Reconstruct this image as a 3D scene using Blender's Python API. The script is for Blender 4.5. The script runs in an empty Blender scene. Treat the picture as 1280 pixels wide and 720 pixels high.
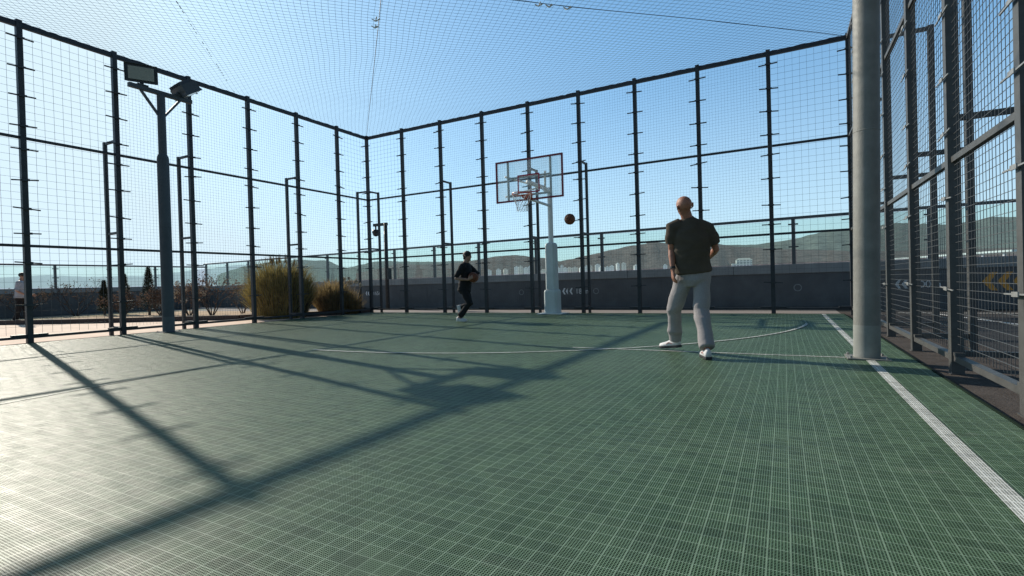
import bpy, bmesh, math, random
from mathutils import Vector, Matrix, noise
R = math.radians
random.seed(7)
scene = bpy.context.scene
COL = scene.collection
V = Vector

# ------------------------------------------------------------------ helpers
class MB:
    """collects shapes and links them as one mesh object"""
    def __init__(s): s.v = []; s.f = []; s.m = []; s.mi = 0
    def add(s, vs, fs):
        o = len(s.v); s.v += [tuple(v) for v in vs]
        for f in fs: s.f.append(tuple(i + o for i in f)); s.m.append(s.mi)
    def box(s, a, b):
        x0, y0, z0 = a; x1, y1, z1 = b
        s.add([(x0,y0,z0),(x1,y0,z0),(x1,y1,z0),(x0,y1,z0),(x0,y0,z1),(x1,y0,z1),(x1,y1,z1),(x0,y1,z1)],
              [(0,3,2,1),(4,5,6,7),(0,1,5,4),(1,2,6,5),(2,3,7,6),(3,0,4,7)])
    def beam(s, p, q, w, h=None, up=(0,0,1)):
        p, q = V(p), V(q); t = (q-p).normalized(); h = h or w
        u = V(up)
        if abs(t.dot(u)) > .99: u = V((0,1,0))
        a = t.cross(u).normalized(); b = a.cross(t)
        a *= w/2; b *= h/2
        s.add([p-a-b,p+a-b,p+a+b,p-a+b,q-a-b,q+a-b,q+a+b,q-a+b],
              [(0,1,2,3),(7,6,5,4),(4,5,1,0),(5,6,2,1),(6,7,3,2),(7,4,0,3)])
    def tube(s, pts, radii, n=8, side=None, cap=True, dome=False):
        """closed tube through pts; radii numbers or (along side, across) pairs"""
        pts = [V(p) for p in pts]
        if not hasattr(radii, '__len__'): radii = [radii]*len(pts)
        radii = [(r, r) if not hasattr(r, '__len__') else r for r in radii]
        if dome:
            t0 = (pts[0]-pts[1]).normalized(); t1 = (pts[-1]-pts[-2]).normalized()
            r0 = radii[0]; r1 = radii[-1]; m0 = min(r0); m1 = min(r1)
            pre = [(pts[0]+t0*m0*k, (r0[0]*c, r0[1]*c)) for k, c in ((.92,.38),(.7,.71),(.38,.92))]
            post = [(pts[-1]+t1*m1*k, (r1[0]*c, r1[1]*c)) for k, c in ((.38,.92),(.7,.71),(.92,.38))]
            pts = [a for a, _ in pre]+pts+[a for a, _ in post]
            radii = [b for _, b in pre]+radii+[b for _, b in post]
        o = len(s.v); sd = V(side) if side is not None else None
        prev = None
        for i, p in enumerate(pts):
            t = (pts[min(i+1, len(pts)-1)]-pts[max(i-1, 0)]).normalized()
            ref = sd if sd is not None else (prev if prev is not None else (V((0,0,1)) if abs(t.z) < .9 else V((1,0,0))))
            a = (ref - t*ref.dot(t)).normalized(); b = t.cross(a); prev = a
            for k in range(n):
                th = 2*math.pi*k/n
                s.v.append(tuple(p + a*math.cos(th)*radii[i][0] + b*math.sin(th)*radii[i][1]))
        m = len(pts)
        for i in range(m-1):
            for k in range(n):
                k2 = (k+1) % n
                s.f.append((o+i*n+k, o+i*n+k2, o+(i+1)*n+k2, o+(i+1)*n+k)); s.m.append(s.mi)
        if cap:
            s.f.append(tuple(o+k for k in reversed(range(n)))); s.m.append(s.mi)
            s.f.append(tuple(o+(m-1)*n+k for k in range(n))); s.m.append(s.mi)
    def ball(s, c, r, nu=16, nv=10, rot=None):
        c = V(c); r = V((r, r, r)) if not hasattr(r, '__len__') else V(r)
        vs = []; fs = []
        for j in range(nv+1):
            ph = math.pi*j/nv
            for i in range(nu):
                th = 2*math.pi*i/nu
                p = V((r.x*math.sin(ph)*math.cos(th), r.y*math.sin(ph)*math.sin(th), r.z*math.cos(ph)))
                if rot: p = rot @ p
                vs.append(c+p)
        for j in range(nv):
            for i in range(nu):
                i2 = (i+1) % nu
                fs.append((j*nu+i, (j+1)*nu+i, (j+1)*nu+i2, j*nu+i2))
        s.add(vs, fs)
    def mesh(s, name, smooth=False):
        me = bpy.data.meshes.new(name); me.from_pydata(s.v, [], s.f)
        if smooth is not False:
            for p in me.polygons: p.use_smooth = True
        if any(s.m):
            for p, mi in zip(me.polygons, s.m): p.material_index = mi
        me.update(); return me
    def build(s, name, mat, parent=None, smooth=False, bevel=0):
        me = s.mesh(name, smooth)
        for m in (mat if isinstance(mat, (list, tuple)) else [mat]): me.materials.append(m)
        o = bpy.data.objects.new(name, me); COL.objects.link(o)
        if bevel:
            b = o.modifiers.new('bevel', 'BEVEL'); b.width = bevel; b.segments = 2; b.limit_method = 'ANGLE'
        if parent is not None: o.parent = parent
        return o

def tag(o, label=None, cat=None, group=None, kind=None):
    if label: o['label'] = label
    if cat: o['category'] = cat
    if group: o['group'] = group
    if kind: o['kind'] = kind
    return o
def thing(name, label, cat, loc=(0,0,0), group=None, rz=0):
    o = bpy.data.objects.new(name, None); COL.objects.link(o); o.location = loc; o.rotation_euler = (0,0,rz)
    o.empty_display_size = .1
    return tag(o, label, cat, group)
def dup_tree(o, parent=None):
    c = o.copy(); COL.objects.link(c); c.parent = parent
    for ch in list(o.children): dup_tree(ch, c)
    return c

# ------------------------------------------------------------------ materials
def nt(name):
    m = bpy.data.materials.new(name); m.use_nodes = True
    t = m.node_tree; b = t.nodes['Principled BSDF']
    return m, t, b
def N(t, typ, **kw):
    n = t.nodes.new(typ)
    for k, v in kw.items():
        if k.startswith('i_'): n.inputs[k[2:].replace('_', ' ')].default_value = v
        else: setattr(n, k, v)
    return n
def c4(c): return (c[0], c[1], c[2], 1)
def mat(name, col, rough=.6, metal=0., var=.15, scale=6., bump=0., bscale=None, spec=.5, detail=5., col2=None, sub=0):
    m, t, b = nt(name)
    tc = N(t, 'ShaderNodeTexCoord')
    no = N(t, 'ShaderNodeTexNoise'); no.inputs['Scale'].default_value = scale; no.inputs['Detail'].default_value = detail; no.inputs['Roughness'].default_value = .6
    t.links.new(tc.outputs['Object'], no.inputs['Vector'])
    mr = N(t, 'ShaderNodeMapRange'); mr.inputs['From Min'].default_value = .3; mr.inputs['From Max'].default_value = .7
    t.links.new(no.outputs['Fac'], mr.inputs['Value'])
    mx = N(t, 'ShaderNodeMix', data_type='RGBA')
    lo = tuple(c*(1-var) for c in col) if col2 is None else col
    hi = tuple(min(1, c*(1+var)) for c in col) if col2 is None else col2
    mx.inputs[6].default_value = c4(lo); mx.inputs[7].default_value = c4(hi)
    t.links.new(mr.outputs['Result'], mx.inputs[0])
    t.links.new(mx.outputs[2], b.inputs['Base Color'])
    b.inputs['Roughness'].default_value = rough; b.inputs['Metallic'].default_value = metal
    b.inputs['Specular IOR Level'].default_value = spec
    if bump:
        n2 = N(t, 'ShaderNodeTexNoise'); n2.inputs['Scale'].default_value = bscale or scale*4; n2.inputs['Detail'].default_value = 4
        t.links.new(tc.outputs['Object'], n2.inputs['Vector'])
        bp = N(t, 'ShaderNodeBump'); bp.inputs['Strength'].default_value = bump; bp.inputs['Distance'].default_value = .02
        t.links.new(n2.outputs['Fac'], bp.inputs['Height']); t.links.new(bp.outputs['Normal'], b.inputs['Normal'])
    return m

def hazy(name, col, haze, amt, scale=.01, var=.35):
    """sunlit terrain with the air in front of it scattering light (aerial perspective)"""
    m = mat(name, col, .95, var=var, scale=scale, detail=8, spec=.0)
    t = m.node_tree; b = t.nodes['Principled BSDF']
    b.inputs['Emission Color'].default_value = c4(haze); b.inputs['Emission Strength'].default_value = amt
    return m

def lattice(name, rib, hole, dust, edge, rough=.50, solid=False):
    """interlocking court tile: small square holes, modules of 66 mm"""
    m, t, b = nt(name)
    L = t.links.new
    geo = N(t, 'ShaderNodeNewGeometry')
    sep = N(t, 'ShaderNodeSeparateXYZ'); L(geo.outputs['Position'], sep.inputs[0])
    MOD = .066
    def mth(op, a, bb=None, c=None):
        n = N(t, 'ShaderNodeMath', operation=op)
        for i, x in enumerate((a, bb, c)):
            if x is None: continue
            if isinstance(x, (int, float)): n.inputs[i].default_value = x
            else: L(x, n.inputs[i])
        return n.outputs[0]
    def axis(o):
        u = mth('DIVIDE', o, MOD)
        f = mth('FRACT', u)
        d = mth('ABSOLUTE', mth('SUBTRACT', f, .5))
        joint = mth('GREATER_THAN', d, .445)
        s = mth('FRACT', mth('MULTIPLY', mth('ADD', f, .0), 6.0))
        slot = mth('LESS_THAN', mth('ABSOLUTE', mth('SUBTRACT', s, .5)), .33)
        # wide joint every fourth module
        f4 = mth('FRACT', mth('DIVIDE', u, 4.0))
        wide = mth('GREATER_THAN', mth('ABSOLUTE', mth('SUBTRACT', f4, .5)), .488)
        return joint, slot, wide, mth('FLOOR', u)
    jx, sx, wx, ix = axis(sep.outputs['X']); jy, sy, wy, iy = axis(sep.outputs['Y'])
    joint = mth('MAXIMUM', jx, jy); wide = mth('MAXIMUM', wx, wy)
    hole_f = mth('MULTIPLY', mth('MULTIPLY', sx, sy), mth('SUBTRACT', 1.0, joint)) if not solid else mth('MULTIPLY', joint, 0.0)
    # per module tone
    cb = N(t, 'ShaderNodeCombineXYZ'); L(ix, cb.inputs[0]); L(iy, cb.inputs[1])
    wn = N(t, 'ShaderNodeTexWhiteNoise', noise_dimensions='2D'); L(cb.outputs[0], wn.inputs['Vector'])
    no = N(t, 'ShaderNodeTexNoise'); no.inputs['Scale'].default_value = .8; no.inputs['Detail'].default_value = 6; no.inputs['Roughness'].default_value = .65
    L(geo.outputs['Position'], no.inputs['Vector'])
    n3 = N(t, 'ShaderNodeTexNoise'); n3.inputs['Scale'].default_value = 5.5; n3.inputs['Detail'].default_value = 4
    mp = N(t, 'ShaderNodeMapping'); mp.inputs['Scale'].default_value = (1, 2.2, 1); L(geo.outputs['Position'], mp.inputs[0]); L(mp.outputs[0], n3.inputs['Vector'])
    mr = N(t, 'ShaderNodeMapRange'); mr.inputs['From Min'].default_value = .35; mr.inputs['From Max'].default_value = .75
    L(no.outputs['Fac'], mr.inputs['Value'])
    r1 = N(t, 'ShaderNodeMix', data_type='RGBA'); r1.inputs[6].default_value = c4(rib); r1.inputs[7].default_value = c4(dust)
    L(mth('MULTIPLY', mr.outputs['Result'], .75), r1.inputs[0])
    n4 = N(t, 'ShaderNodeTexNoise'); n4.inputs['Scale'].default_value = 2.6; n4.inputs['Detail'].default_value = 9; n4.inputs['Roughness'].default_value = .72; n4.inputs['Distortion'].default_value = 1.6
    mp4 = N(t, 'ShaderNodeMapping'); mp4.inputs['Scale'].default_value = (.5, 1.5, 1); mp4.inputs['Rotation'].default_value = (0,0,.5); L(geo.outputs['Position'], mp4.inputs[0]); L(mp4.outputs[0], n4.inputs['Vector'])
    sc4 = N(t, 'ShaderNodeMapRange'); sc4.inputs['From Min'].default_value = .60; sc4.inputs['From Max'].default_value = .70; sc4.inputs['To Max'].default_value = .5; L(n4.outputs['Fac'], sc4.inputs['Value'])
    r1b = N(t, 'ShaderNodeMix', data_type='RGBA'); r1b.inputs[7].default_value = (.27,.31,.24,1); L(sc4.outputs['Result'], r1b.inputs[0]); L(r1.outputs[2], r1b.inputs[6]); r1 = r1b
    r2 = N(t, 'ShaderNodeMix', data_type='RGBA'); r2.inputs[7].default_value = c4(edge)
    L(mth('ADD', mth('MULTIPLY', joint, .28), mth('MULTIPLY', wide, .04)), r2.inputs[0]); L(r1.outputs[2], r2.inputs[6])
    r3 = N(t, 'ShaderNodeMix', data_type='RGBA'); r3.inputs[7].default_value = c4(hole)
    L(hole_f, r3.inputs[0]); L(r2.outputs[2], r3.inputs[6])
    tone = mth('ADD', .52, mth('ADD', mth('MULTIPLY', wn.outputs['Value'], .3), mth('MULTIPLY', n3.outputs['Fac'], .66)))
    hsv = N(t, 'ShaderNodeVectorMath', operation='SCALE'); L(r3.outputs[2], hsv.inputs[0]); L(tone, hsv.inputs['Scale'])
    if solid:      # shade painted into the colour of the rib walls, down in the holes
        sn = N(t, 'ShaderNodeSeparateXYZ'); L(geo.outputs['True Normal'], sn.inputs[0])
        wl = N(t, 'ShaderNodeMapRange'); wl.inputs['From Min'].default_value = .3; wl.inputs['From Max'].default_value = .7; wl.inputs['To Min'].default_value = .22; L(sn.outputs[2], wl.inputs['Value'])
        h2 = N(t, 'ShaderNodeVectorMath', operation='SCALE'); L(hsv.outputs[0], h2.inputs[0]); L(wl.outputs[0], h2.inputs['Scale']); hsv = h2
    L(hsv.outputs[0], b.inputs['Base Color'])
    # scuffs change the gloss
    L(mth('ADD', rough-.09, mth('MULTIPLY', n3.outputs['Fac'], .2)), b.inputs['Roughness'])
    L(mth('MULTIPLY', mth('SUBTRACT', 1.0, hole_f), .36 if solid else .2), b.inputs['Specular IOR Level'])
    bp = N(t, 'ShaderNodeBump'); bp.inputs['Strength'].default_value = .25; bp.inputs['Distance'].default_value = .01
    L(n3.outputs['Fac'], bp.inputs['Height']); L(bp.outputs['Normal'], b.inputs['Normal'])
    return m

M = {}
M['tile'] = lattice('court_tile', (.106,.190,.104), (.006,.015,.008), (.185,.265,.170), (.34,.45,.33), solid=True)
M['tilebase'] = mat('court_underlay', (.012,.022,.014), .9, 0, .3, 3, spec=.1)
M['line'] = lattice('painted_tile', (.82,.82,.77), (.06,.08,.06), (.68,.69,.63), (.85,.85,.80), .5)
M['faint'] = lattice('worn_painted_tile', (.24,.32,.26), (.02,.04,.03), (.16,.24,.18), (.30,.36,.30), .45)
M['metalr'] = mat('sunlit_painted_steel', (.082,.081,.077), .5, .0, .18, 9, .05, 60)  # same paint as the other fences, colour lightened to stand for sunlit faces
M['metal'] = mat('painted_steel', (.048,.052,.057), .5, .0, .18, 9, .05, 60, spec=.3)
M['wire'] = mat('mesh_wire', (.095,.100,.105), .45, .0, .1, 20)
M['clip'] = mat('galvanised_steel', (.30,.30,.29), .45, .3, .2, 30)
M['pole'] = mat('grey_pole_paint', (.225,.222,.20), .6, .0, .17, 5, .12, 55)
M['darkpole'] = mat('blue_grey_pole_paint', (.10,.112,.125), .6, .0, .1, 3.5, spec=.2)
M['net'] = mat('net_cord', (.035,.05,.085), .8, var=.1)
M['cable'] = mat('steel_cable', (.10,.11,.13), .5, .4, .1)
M['white'] = mat('white_paint', (.84,.85,.83), .45, 0, .07, 5, .03, 30)
M['padding'] = mat('pole_padding', (.60,.65,.64), .6, 0, .10, 4, .08, 18)
M['red'] = mat('red_board_frame', (.24,.022,.04), .4, 0, .12, 8)
M['redtape'] = mat('red_target_paint', (.50,.03,.07), .5, 0, .12, 8)
M['orange'] = mat('orange_rim_paint', (.62,.12,.04), .4, 0, .12, 20)
M['cord'] = mat('white_net_cord', (.72,.72,.70), .8, 0, .1, 40)
M['ball'] = mat('basketball_leather', (.20,.060,.026), .65, 0, .15, 30, .5, 260)
M['seam'] = mat('ball_seam', (.012,.011,.010), .7, 0, .1)
M['wall'] = mat('dark_wall_panel', (.118,.122,.126), .8, 0, .24, 1.3, .05, 25)
M['coping'] = mat('grey_coping', (.28,.29,.29), .6, 0, .14, 2.5)
M['rail'] = mat('handrail_steel', (.11,.12,.125), .4, .2, .1, 8)
M['mark'] = mat('wall_lettering_white', (.80,.82,.82), .6, 0, .12, 30)
M['mark2'] = mat('wall_lettering_amber', (.80,.36,.06), .6, 0, .14, 30)
M['asphalt'] = mat('terrace_asphalt', (.050,.048,.048), .85, 0, .25, 3.0, .35, 90, spec=.2)
M['strip'] = mat('bare_concrete_strip', (.085,.072,.064), .9, 0, .25, 5, .4, 60, spec=.15)
M['paver'] = mat('pink_paving', (.78,.58,.45), .85, 0, .13, 2.2, .2, 40, spec=.2)
M['walk'] = mat('walkway_concrete', (.27,.24,.225), .85, 0, .14, 2.0, .2, 40, spec=.2)
M['soil'] = mat('dry_soil', (.55,.39,.26), .95, 0, .3, 4, .8, 30, spec=.05, col2=(.58,.45,.32))
M['timber'] = mat('dark_timber', (.055,.040,.038), .8, 0, .2, 8)
M['bark'] = mat('bark', (.085,.062,.050), .9, 0, .3, 12)
def leafmat(name, c1, c2, scale, tr=.45):
    m = mat(name, c1, .75, 0, .4, scale, col2=c2, spec=.1); t = m.node_tree; b = t.nodes['Principled BSDF']; out = t.nodes['Material Output']
    tl = N(t, 'ShaderNodeBsdfTranslucent'); mx = N(t, 'ShaderNodeMixShader'); mx.inputs[0].default_value = tr
    t.links.new(b.inputs['Base Color'].links[0].from_socket, tl.inputs[0]); t.links.new(b.outputs[0], mx.inputs[1]); t.links.new(tl.outputs[0], mx.inputs[2]); t.links.new(mx.outputs[0], out.inputs[0]); return m
M['drygrass'] = leafmat('dry_grass_blades', (.19,.15,.045), (.42,.34,.13), 9, .3)
M['drygrass2'] = leafmat('brown_grass_blades', (.20,.145,.065), (.38,.285,.14), 9)
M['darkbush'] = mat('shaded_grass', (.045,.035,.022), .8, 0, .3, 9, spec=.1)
M['plume'] = mat('pale_plume', (.66,.58,.47), .9, 0, .15, 12)
M['conifer'] = mat('conifer_foliage', (.020,.032,.022), .8, 0, .4, 8, col2=(.045,.060,.034))
M['drybush'] = leafmat('dry_leaves', (.10,.062,.045), (.19,.125,.09), 10, .3)
M['skin'] = mat('skin', (.36,.155,.098), .55, 0, .16, 18, .12, 160)
M['skin2'] = mat('skin_pale', (.36,.21,.15), .5, 0, .10, 14)
M['tee'] = mat('charcoal_cotton', (.092,.074,.056), .9, 0, .14, 6, .35, 9, spec=.15)
M['black'] = mat('black_cotton', (.020,.020,.022), .85, 0, .2, 6, .3, 12, spec=.2)
M['sweat'] = mat('grey_marl', (.34,.315,.312), .92, 0, .10, 60, .4, 9, spec=.1)
M['shoe'] = mat('white_shoe_upper', (.70,.68,.67), .55, 0, .08, 30, .1, 60)
M['sole'] = mat('dark_sole', (.03,.03,.032), .7, 0, .1)
M['soleW'] = mat('white_sole', (.72,.71,.69), .6, 0, .08)
M['pinkmark'] = mat('pink_shoe_stripe', (.55,.30,.28), .6, 0, .1)
M['hair'] = mat('black_hair', (.012,.010,.009), .55, 0, .3, 60, .4, 120)
M['stubble'] = mat('shaved_hair', (.27,.130,.085), .7, 0, .15, 90, .2, 300)
M['eye'] = mat('eye', (.05,.04,.035), .25, 0, .1)
M['lip'] = mat('lips', (.30,.11,.09), .5, 0, .1)
M['jacket'] = mat('grey_jacket', (.34,.37,.42), .85, 0, .12, 6, .3, 10)
M['lampglass'] = mat('floodlight_lens', (.30,.32,.27), .2, 0, .1, 5)
M['camdark'] = mat('camera_housing', (.035,.038,.042), .4, 0, .1)
M['white_wall'] = mat('apartment_render', (.55,.56,.58), .9, 0, .08, .02)
def windowed(name, wall, win, sx, sz, haze, amt):
    m, t, b = nt(name); L = t.links.new
    tc = N(t, 'ShaderNodeTexCoord'); br = N(t, 'ShaderNodeTexBrick'); br.offset = 0
    mp = N(t, 'ShaderNodeMapping'); mp.inputs['Rotation'].default_value = (R(90), 0, 0)
    L(tc.outputs['Object'], mp.inputs[0]); L(mp.outputs[0], br.inputs['Vector'])
    br.inputs['Color1'].default_value = c4(win); br.inputs['Color2'].default_value = c4(tuple(c*.75 for c in win)); br.inputs['Mortar'].default_value = c4(wall)
    br.inputs['Scale'].default_value = 1; br.inputs['Brick Width'].default_value = sx; br.inputs['Row Height'].default_value = sz; br.inputs['Mortar Size'].default_value = .8
    L(br.outputs['Color'], b.inputs['Base Color']); b.inputs['Roughness'].default_value = .8
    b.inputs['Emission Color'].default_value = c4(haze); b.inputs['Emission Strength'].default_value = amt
    return m
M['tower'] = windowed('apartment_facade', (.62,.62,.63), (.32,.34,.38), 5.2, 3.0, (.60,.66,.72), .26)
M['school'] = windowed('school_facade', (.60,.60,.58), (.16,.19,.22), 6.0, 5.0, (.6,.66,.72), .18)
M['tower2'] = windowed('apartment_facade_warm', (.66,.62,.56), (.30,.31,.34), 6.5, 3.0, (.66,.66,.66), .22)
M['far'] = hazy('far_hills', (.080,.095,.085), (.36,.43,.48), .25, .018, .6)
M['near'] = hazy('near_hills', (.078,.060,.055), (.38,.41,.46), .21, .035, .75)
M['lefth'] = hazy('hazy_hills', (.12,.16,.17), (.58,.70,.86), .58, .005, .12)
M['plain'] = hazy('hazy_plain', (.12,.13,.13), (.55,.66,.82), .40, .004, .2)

def glassmat(name, tint, fog, amt, rough=.02):
    m = bpy.data.materials.new(name); m.use_nodes = True; t = m.node_tree; t.nodes.clear(); L = t.links.new
    out = N(t, 'ShaderNodeOutputMaterial'); tr = N(t, 'ShaderNodeBsdfTransparent'); tr.inputs[0].default_value = c4(tint)
    gl = N(t, 'ShaderNodeBsdfGlossy'); gl.inputs['Roughness'].default_value = rough; gl.inputs['Color'].default_value = (.9,.95,.95,1)
    fr = N(t, 'ShaderNodeFresnel'); gg = N(t, 'ShaderNodeNewGeometry'); io = N(t, 'ShaderNodeMapRange'); io.inputs['To Min'].default_value = 1.4; io.inputs['To Max'].default_value = 1/1.4
    L(gg.outputs['Backfacing'], io.inputs['Value']); L(io.outputs[0], fr.inputs['IOR'])
    df = N(t, 'ShaderNodeBsdfTranslucent'); df.inputs['Color'].default_value = c4(fog)
    d2 = N(t, 'ShaderNodeBsdfDiffuse'); d2.inputs['Color'].default_value = c4(fog)
    ad = N(t, 'ShaderNodeMixShader'); ad.inputs[0].default_value = .5; L(df.outputs[0], ad.inputs[1]); L(d2.outputs[0], ad.inputs[2])
    tcn = N(t, 'ShaderNodeTexCoord'); no = N(t, 'ShaderNodeTexNoise'); no.inputs['Scale'].default_value = 1.5; L(tcn.outputs['Object'], no.inputs['Vector'])
    ml = N(t, 'ShaderNodeMath', operation='MULTIPLY'); ml.inputs[1].default_value = amt*2; L(no.outputs['Fac'], ml.inputs[0])
    a = N(t, 'ShaderNodeMixShader'); L(ml.outputs[0], a.inputs[0]); L(tr.outputs[0], a.inputs[1]); L(ad.outputs[0], a.inputs[2])
    bb = N(t, 'ShaderNodeMixShader'); L(fr.outputs[0], bb.inputs[0]); L(a.outputs[0], bb.inputs[1]); L(gl.outputs[0], bb.inputs[2])
    L(bb.outputs[0], out.inputs[0]); return m
M['glass'] = glassmat('balustrade_glass', (.91,.965,.93), (.60,.75,.68), .03)
M['board'] = glassmat('backboard_acrylic', (.95,.97,.96), (.95,.97,.95), .13, .08)

# ------------------------------------------------------------------ world, sun, camera
SUN = V((-10.55, 2.85, 6.0)).normalized()
el = math.asin(SUN.z); az = math.atan2(SUN.x, SUN.y)      # azimuth from +Y towards +X
w = bpy.data.worlds.new('World'); scene.world = w; w.use_nodes = True
t = w.node_tree; bg = t.nodes['Background']
sky = N(t, 'ShaderNodeTexSky', sky_type='NISHITA'); sky.sun_disc = False
sky.sun_elevation = el; sky.sun_rotation = az; sky.air_density = 1.0; sky.dust_density = .8; sky.ozone_density = 1.6; sky.altitude = 50
# tone of the clear winter sky: compress the bright part round the sun, deepen the blue
sc1 = N(t, 'ShaderNodeVectorMath', operation='SCALE'); sc1.inputs['Scale'].default_value = .10; t.links.new(sky.outputs[0], sc1.inputs[0])
gm = N(t, 'ShaderNodeGamma'); gm.inputs[1].default_value = .65; t.links.new(sc1.outputs[0], gm.inputs[0])
tn = N(t, 'ShaderNodeMix', data_type='RGBA', blend_type='MULTIPLY'); tn.inputs[0].default_value = 1; tn.inputs[7].default_value = (.64,1.04,1.30,1); t.links.new(gm.outputs[0], tn.inputs[6])
lum = N(t, 'ShaderNodeRGBToBW'); t.links.new(sc1.outputs[0], lum.inputs[0])
mr = N(t, 'ShaderNodeMapRange'); mr.inputs['From Min'].default_value = .24; mr.inputs['From Max'].default_value = 1.25; t.links.new(lum.outputs[0], mr.inputs['Value'])
pl_ = N(t, 'ShaderNodeMix', data_type='RGBA'); pl_.inputs[7].default_value = (.70,.88,.99,1); tc0 = N(t, 'ShaderNodeTexCoord'); sp0 = N(t, 'ShaderNodeSeparateXYZ'); t.links.new(tc0.outputs['Generated'], sp0.inputs[0])
hz_ = N(t, 'ShaderNodeMapRange', interpolation_type='SMOOTHSTEP'); hz_.inputs['From Min'].default_value = -.02; hz_.inputs['From Max'].default_value = .42; hz_.inputs['To Min'].default_value = .62; hz_.inputs['To Max'].default_value = 0; t.links.new(sp0.outputs[2], hz_.inputs['Value'])
ad_ = N(t, 'ShaderNodeMath', operation='MAXIMUM'); t.links.new(mr.outputs[0], ad_.inputs[0]); t.links.new(hz_.outputs[0], ad_.inputs[1]); t.links.new(ad_.outputs[0], pl_.inputs[0]); t.links.new(tn.outputs[2], pl_.inputs[6])
sc2 = N(t, 'ShaderNodeVectorMath', operation='SCALE'); sc2.inputs['Scale'].default_value = 10.6; t.links.new(pl_.outputs[2], sc2.inputs[0])
# the deep sky overhead and away from the sun is darker
tcw = N(t, 'ShaderNodeTexCoord'); spw = N(t, 'ShaderNodeSeparateXYZ'); t.links.new(tcw.outputs['Generated'], spw.inputs[0])
ez = N(t, 'ShaderNodeMapRange', interpolation_type='SMOOTHSTEP'); ez.inputs['From Min'].default_value = .52; ez.inputs['From Max'].default_value = .85; ez.inputs['To Min'].default_value = 1; ez.inputs['To Max'].default_value = .35; t.links.new(spw.outputs[2], ez.inputs['Value'])
dt = N(t, 'ShaderNodeVectorMath', operation='DOT_PRODUCT'); dt.inputs[1].default_value = (-.72,.69,0); t.links.new(tcw.outputs['Generated'], dt.inputs[0])
eb = N(t, 'ShaderNodeMapRange', interpolation_type='SMOOTHSTEP'); eb.inputs['From Min'].default_value = -.55; eb.inputs['From Max'].default_value = .12; eb.inputs['To Min'].default_value = .42; eb.inputs['To Max'].default_value = 1; t.links.new(dt.outputs['Value'], eb.inputs['Value'])
m1 = N(t, 'ShaderNodeMath', operation='MULTIPLY'); t.links.new(ez.outputs[0], m1.inputs[0]); t.links.new(eb.outputs[0], m1.inputs[1])
sc3 = N(t, 'ShaderNodeVectorMath', operation='SCALE'); t.links.new(sc2.outputs[0], sc3.inputs[0]); t.links.new(m1.outputs[0], sc3.inputs['Scale'])
t.links.new(sc3.outputs[0], bg.inputs[0]); bg.inputs[1].default_value = .10
sl = bpy.data.lights.new('sun', 'SUN'); sl.energy = 5.0; sl.angle = R(.5); sl.color = (1, .92, .79)
so = bpy.data.objects.new('sun', sl); COL.objects.link(so); so.rotation_euler = SUN.to_track_quat('Z', 'Y').to_euler(); so.location = (0, 0, 30)

cam = bpy.data.cameras.new('camera'); co = bpy.data.objects.new('camera', cam); COL.objects.link(co)
co.location = (12.6707, -13.3564, .868)
co.rotation_mode = 'QUATERNION'
co.rotation_quaternion = (Matrix.Rotation(.4898, 3, 'Z') @ Matrix.Rotation(math.pi/2-.0096, 3, 'X') @ Matrix.Rotation(-.0281, 3, 'Z')).to_quaternion()
cam.sensor_width = 36; cam.lens = 638.43/1280*36; cam.clip_start = .05; cam.clip_end = 40000
scene.camera = co
scene.view_settings.view_transform = 'Standard'; scene.view_settings.look = 'None'; scene.view_settings.exposure = 0
scene.render.resolution_x = 1024; scene.render.resolution_y = 576
CAMP = V(co.location)

# ------------------------------------------------------------------ ground and court
def sheet(name, x0, y0, x1, y1, z, m, z0=None, kind='structure'):
    b = MB()
    if z0 is None: b.add([(x0,y0,z),(x1,y0,z),(x1,y1,z),(x0,y1,z)], [(0,1,2,3)])
    else: b.box((x0,y0,z0), (x1,y1,z))
    return tag(b.build(name, m), kind=kind)
G0 = -.045
b = MB(); PITCH = .066/7
b.box((.16,-18,G0+.004), (13.80,-.20,-.017)); b.mi = 1
k0 = math.ceil(.17/PITCH); k = k0
while k*PITCH < 13.79:
    w_ = .0051 if k % 7 == 0 else .0035
    b.box((k*PITCH-w_/2,-17.99,-.015), (k*PITCH+w_/2,-.21,0)); k += 1
k = math.ceil(-17.98/PITCH)
while k*PITCH < -.22:
    w_ = .0051 if k % 7 == 0 else .0035
    b.box((.17,k*PITCH-w_/2,-.0145), (13.79,k*PITCH+w_/2,-.0005)); k += 1
b.mi = 2
b.box((.145,-18,G0+.004),(.16,-.185,.001)); b.box((13.80,-18,G0+.004),(13.815,-.185,.001)); b.box((.16,-.20,G0+.004),(13.80,-.185,.001))
tag(b.build('court', [M['tilebase'], M['tile'], M['tilebase']]), kind='structure')
sheet('terrace', -17.0, -26, 30, 3.6, G0, M['asphalt'], z0=-1.2)
sheet('bare_strip', 13.80, -20, 14.75, 1.0, G0+.004, M['strip'])
sheet('walkway', -16.4, -.20, 13.8, 3.2, G0+.004, M['walk'])
b = MB(); b.add([(-.05,-20,G0+.008),(-.05,-.25,G0+.008),(-16.4,-.25,G0+.008),(-16.4,-20,G0+.008)], [(0,1,2,3)]); tag(b.build('paved_path', M['paver']), kind='structure')
b = MB(); b.add([(-16.3,-8.6,G0+.012),(-10.16,-6.3,G0+.012),(-6.98,-5.2,G0+.012),(-4.75,-4.1,G0+.012),(-2.34,-3.2,G0+.012),(-.75,-.85,G0+.012),(-.6,.9,G0+.012),(-16.3,.9,G0+.012)], [tuple(range(8))])
tag(b.build('planting_bed', M['soil']), kind='structure')
b = MB(); b.box((-16.9,-25,-40), (29,3.5,-1.2)); tag(b.build('rooftop_building', M['white_wall']), 'pale building block that carries the rooftop terrace', 'building')
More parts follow.
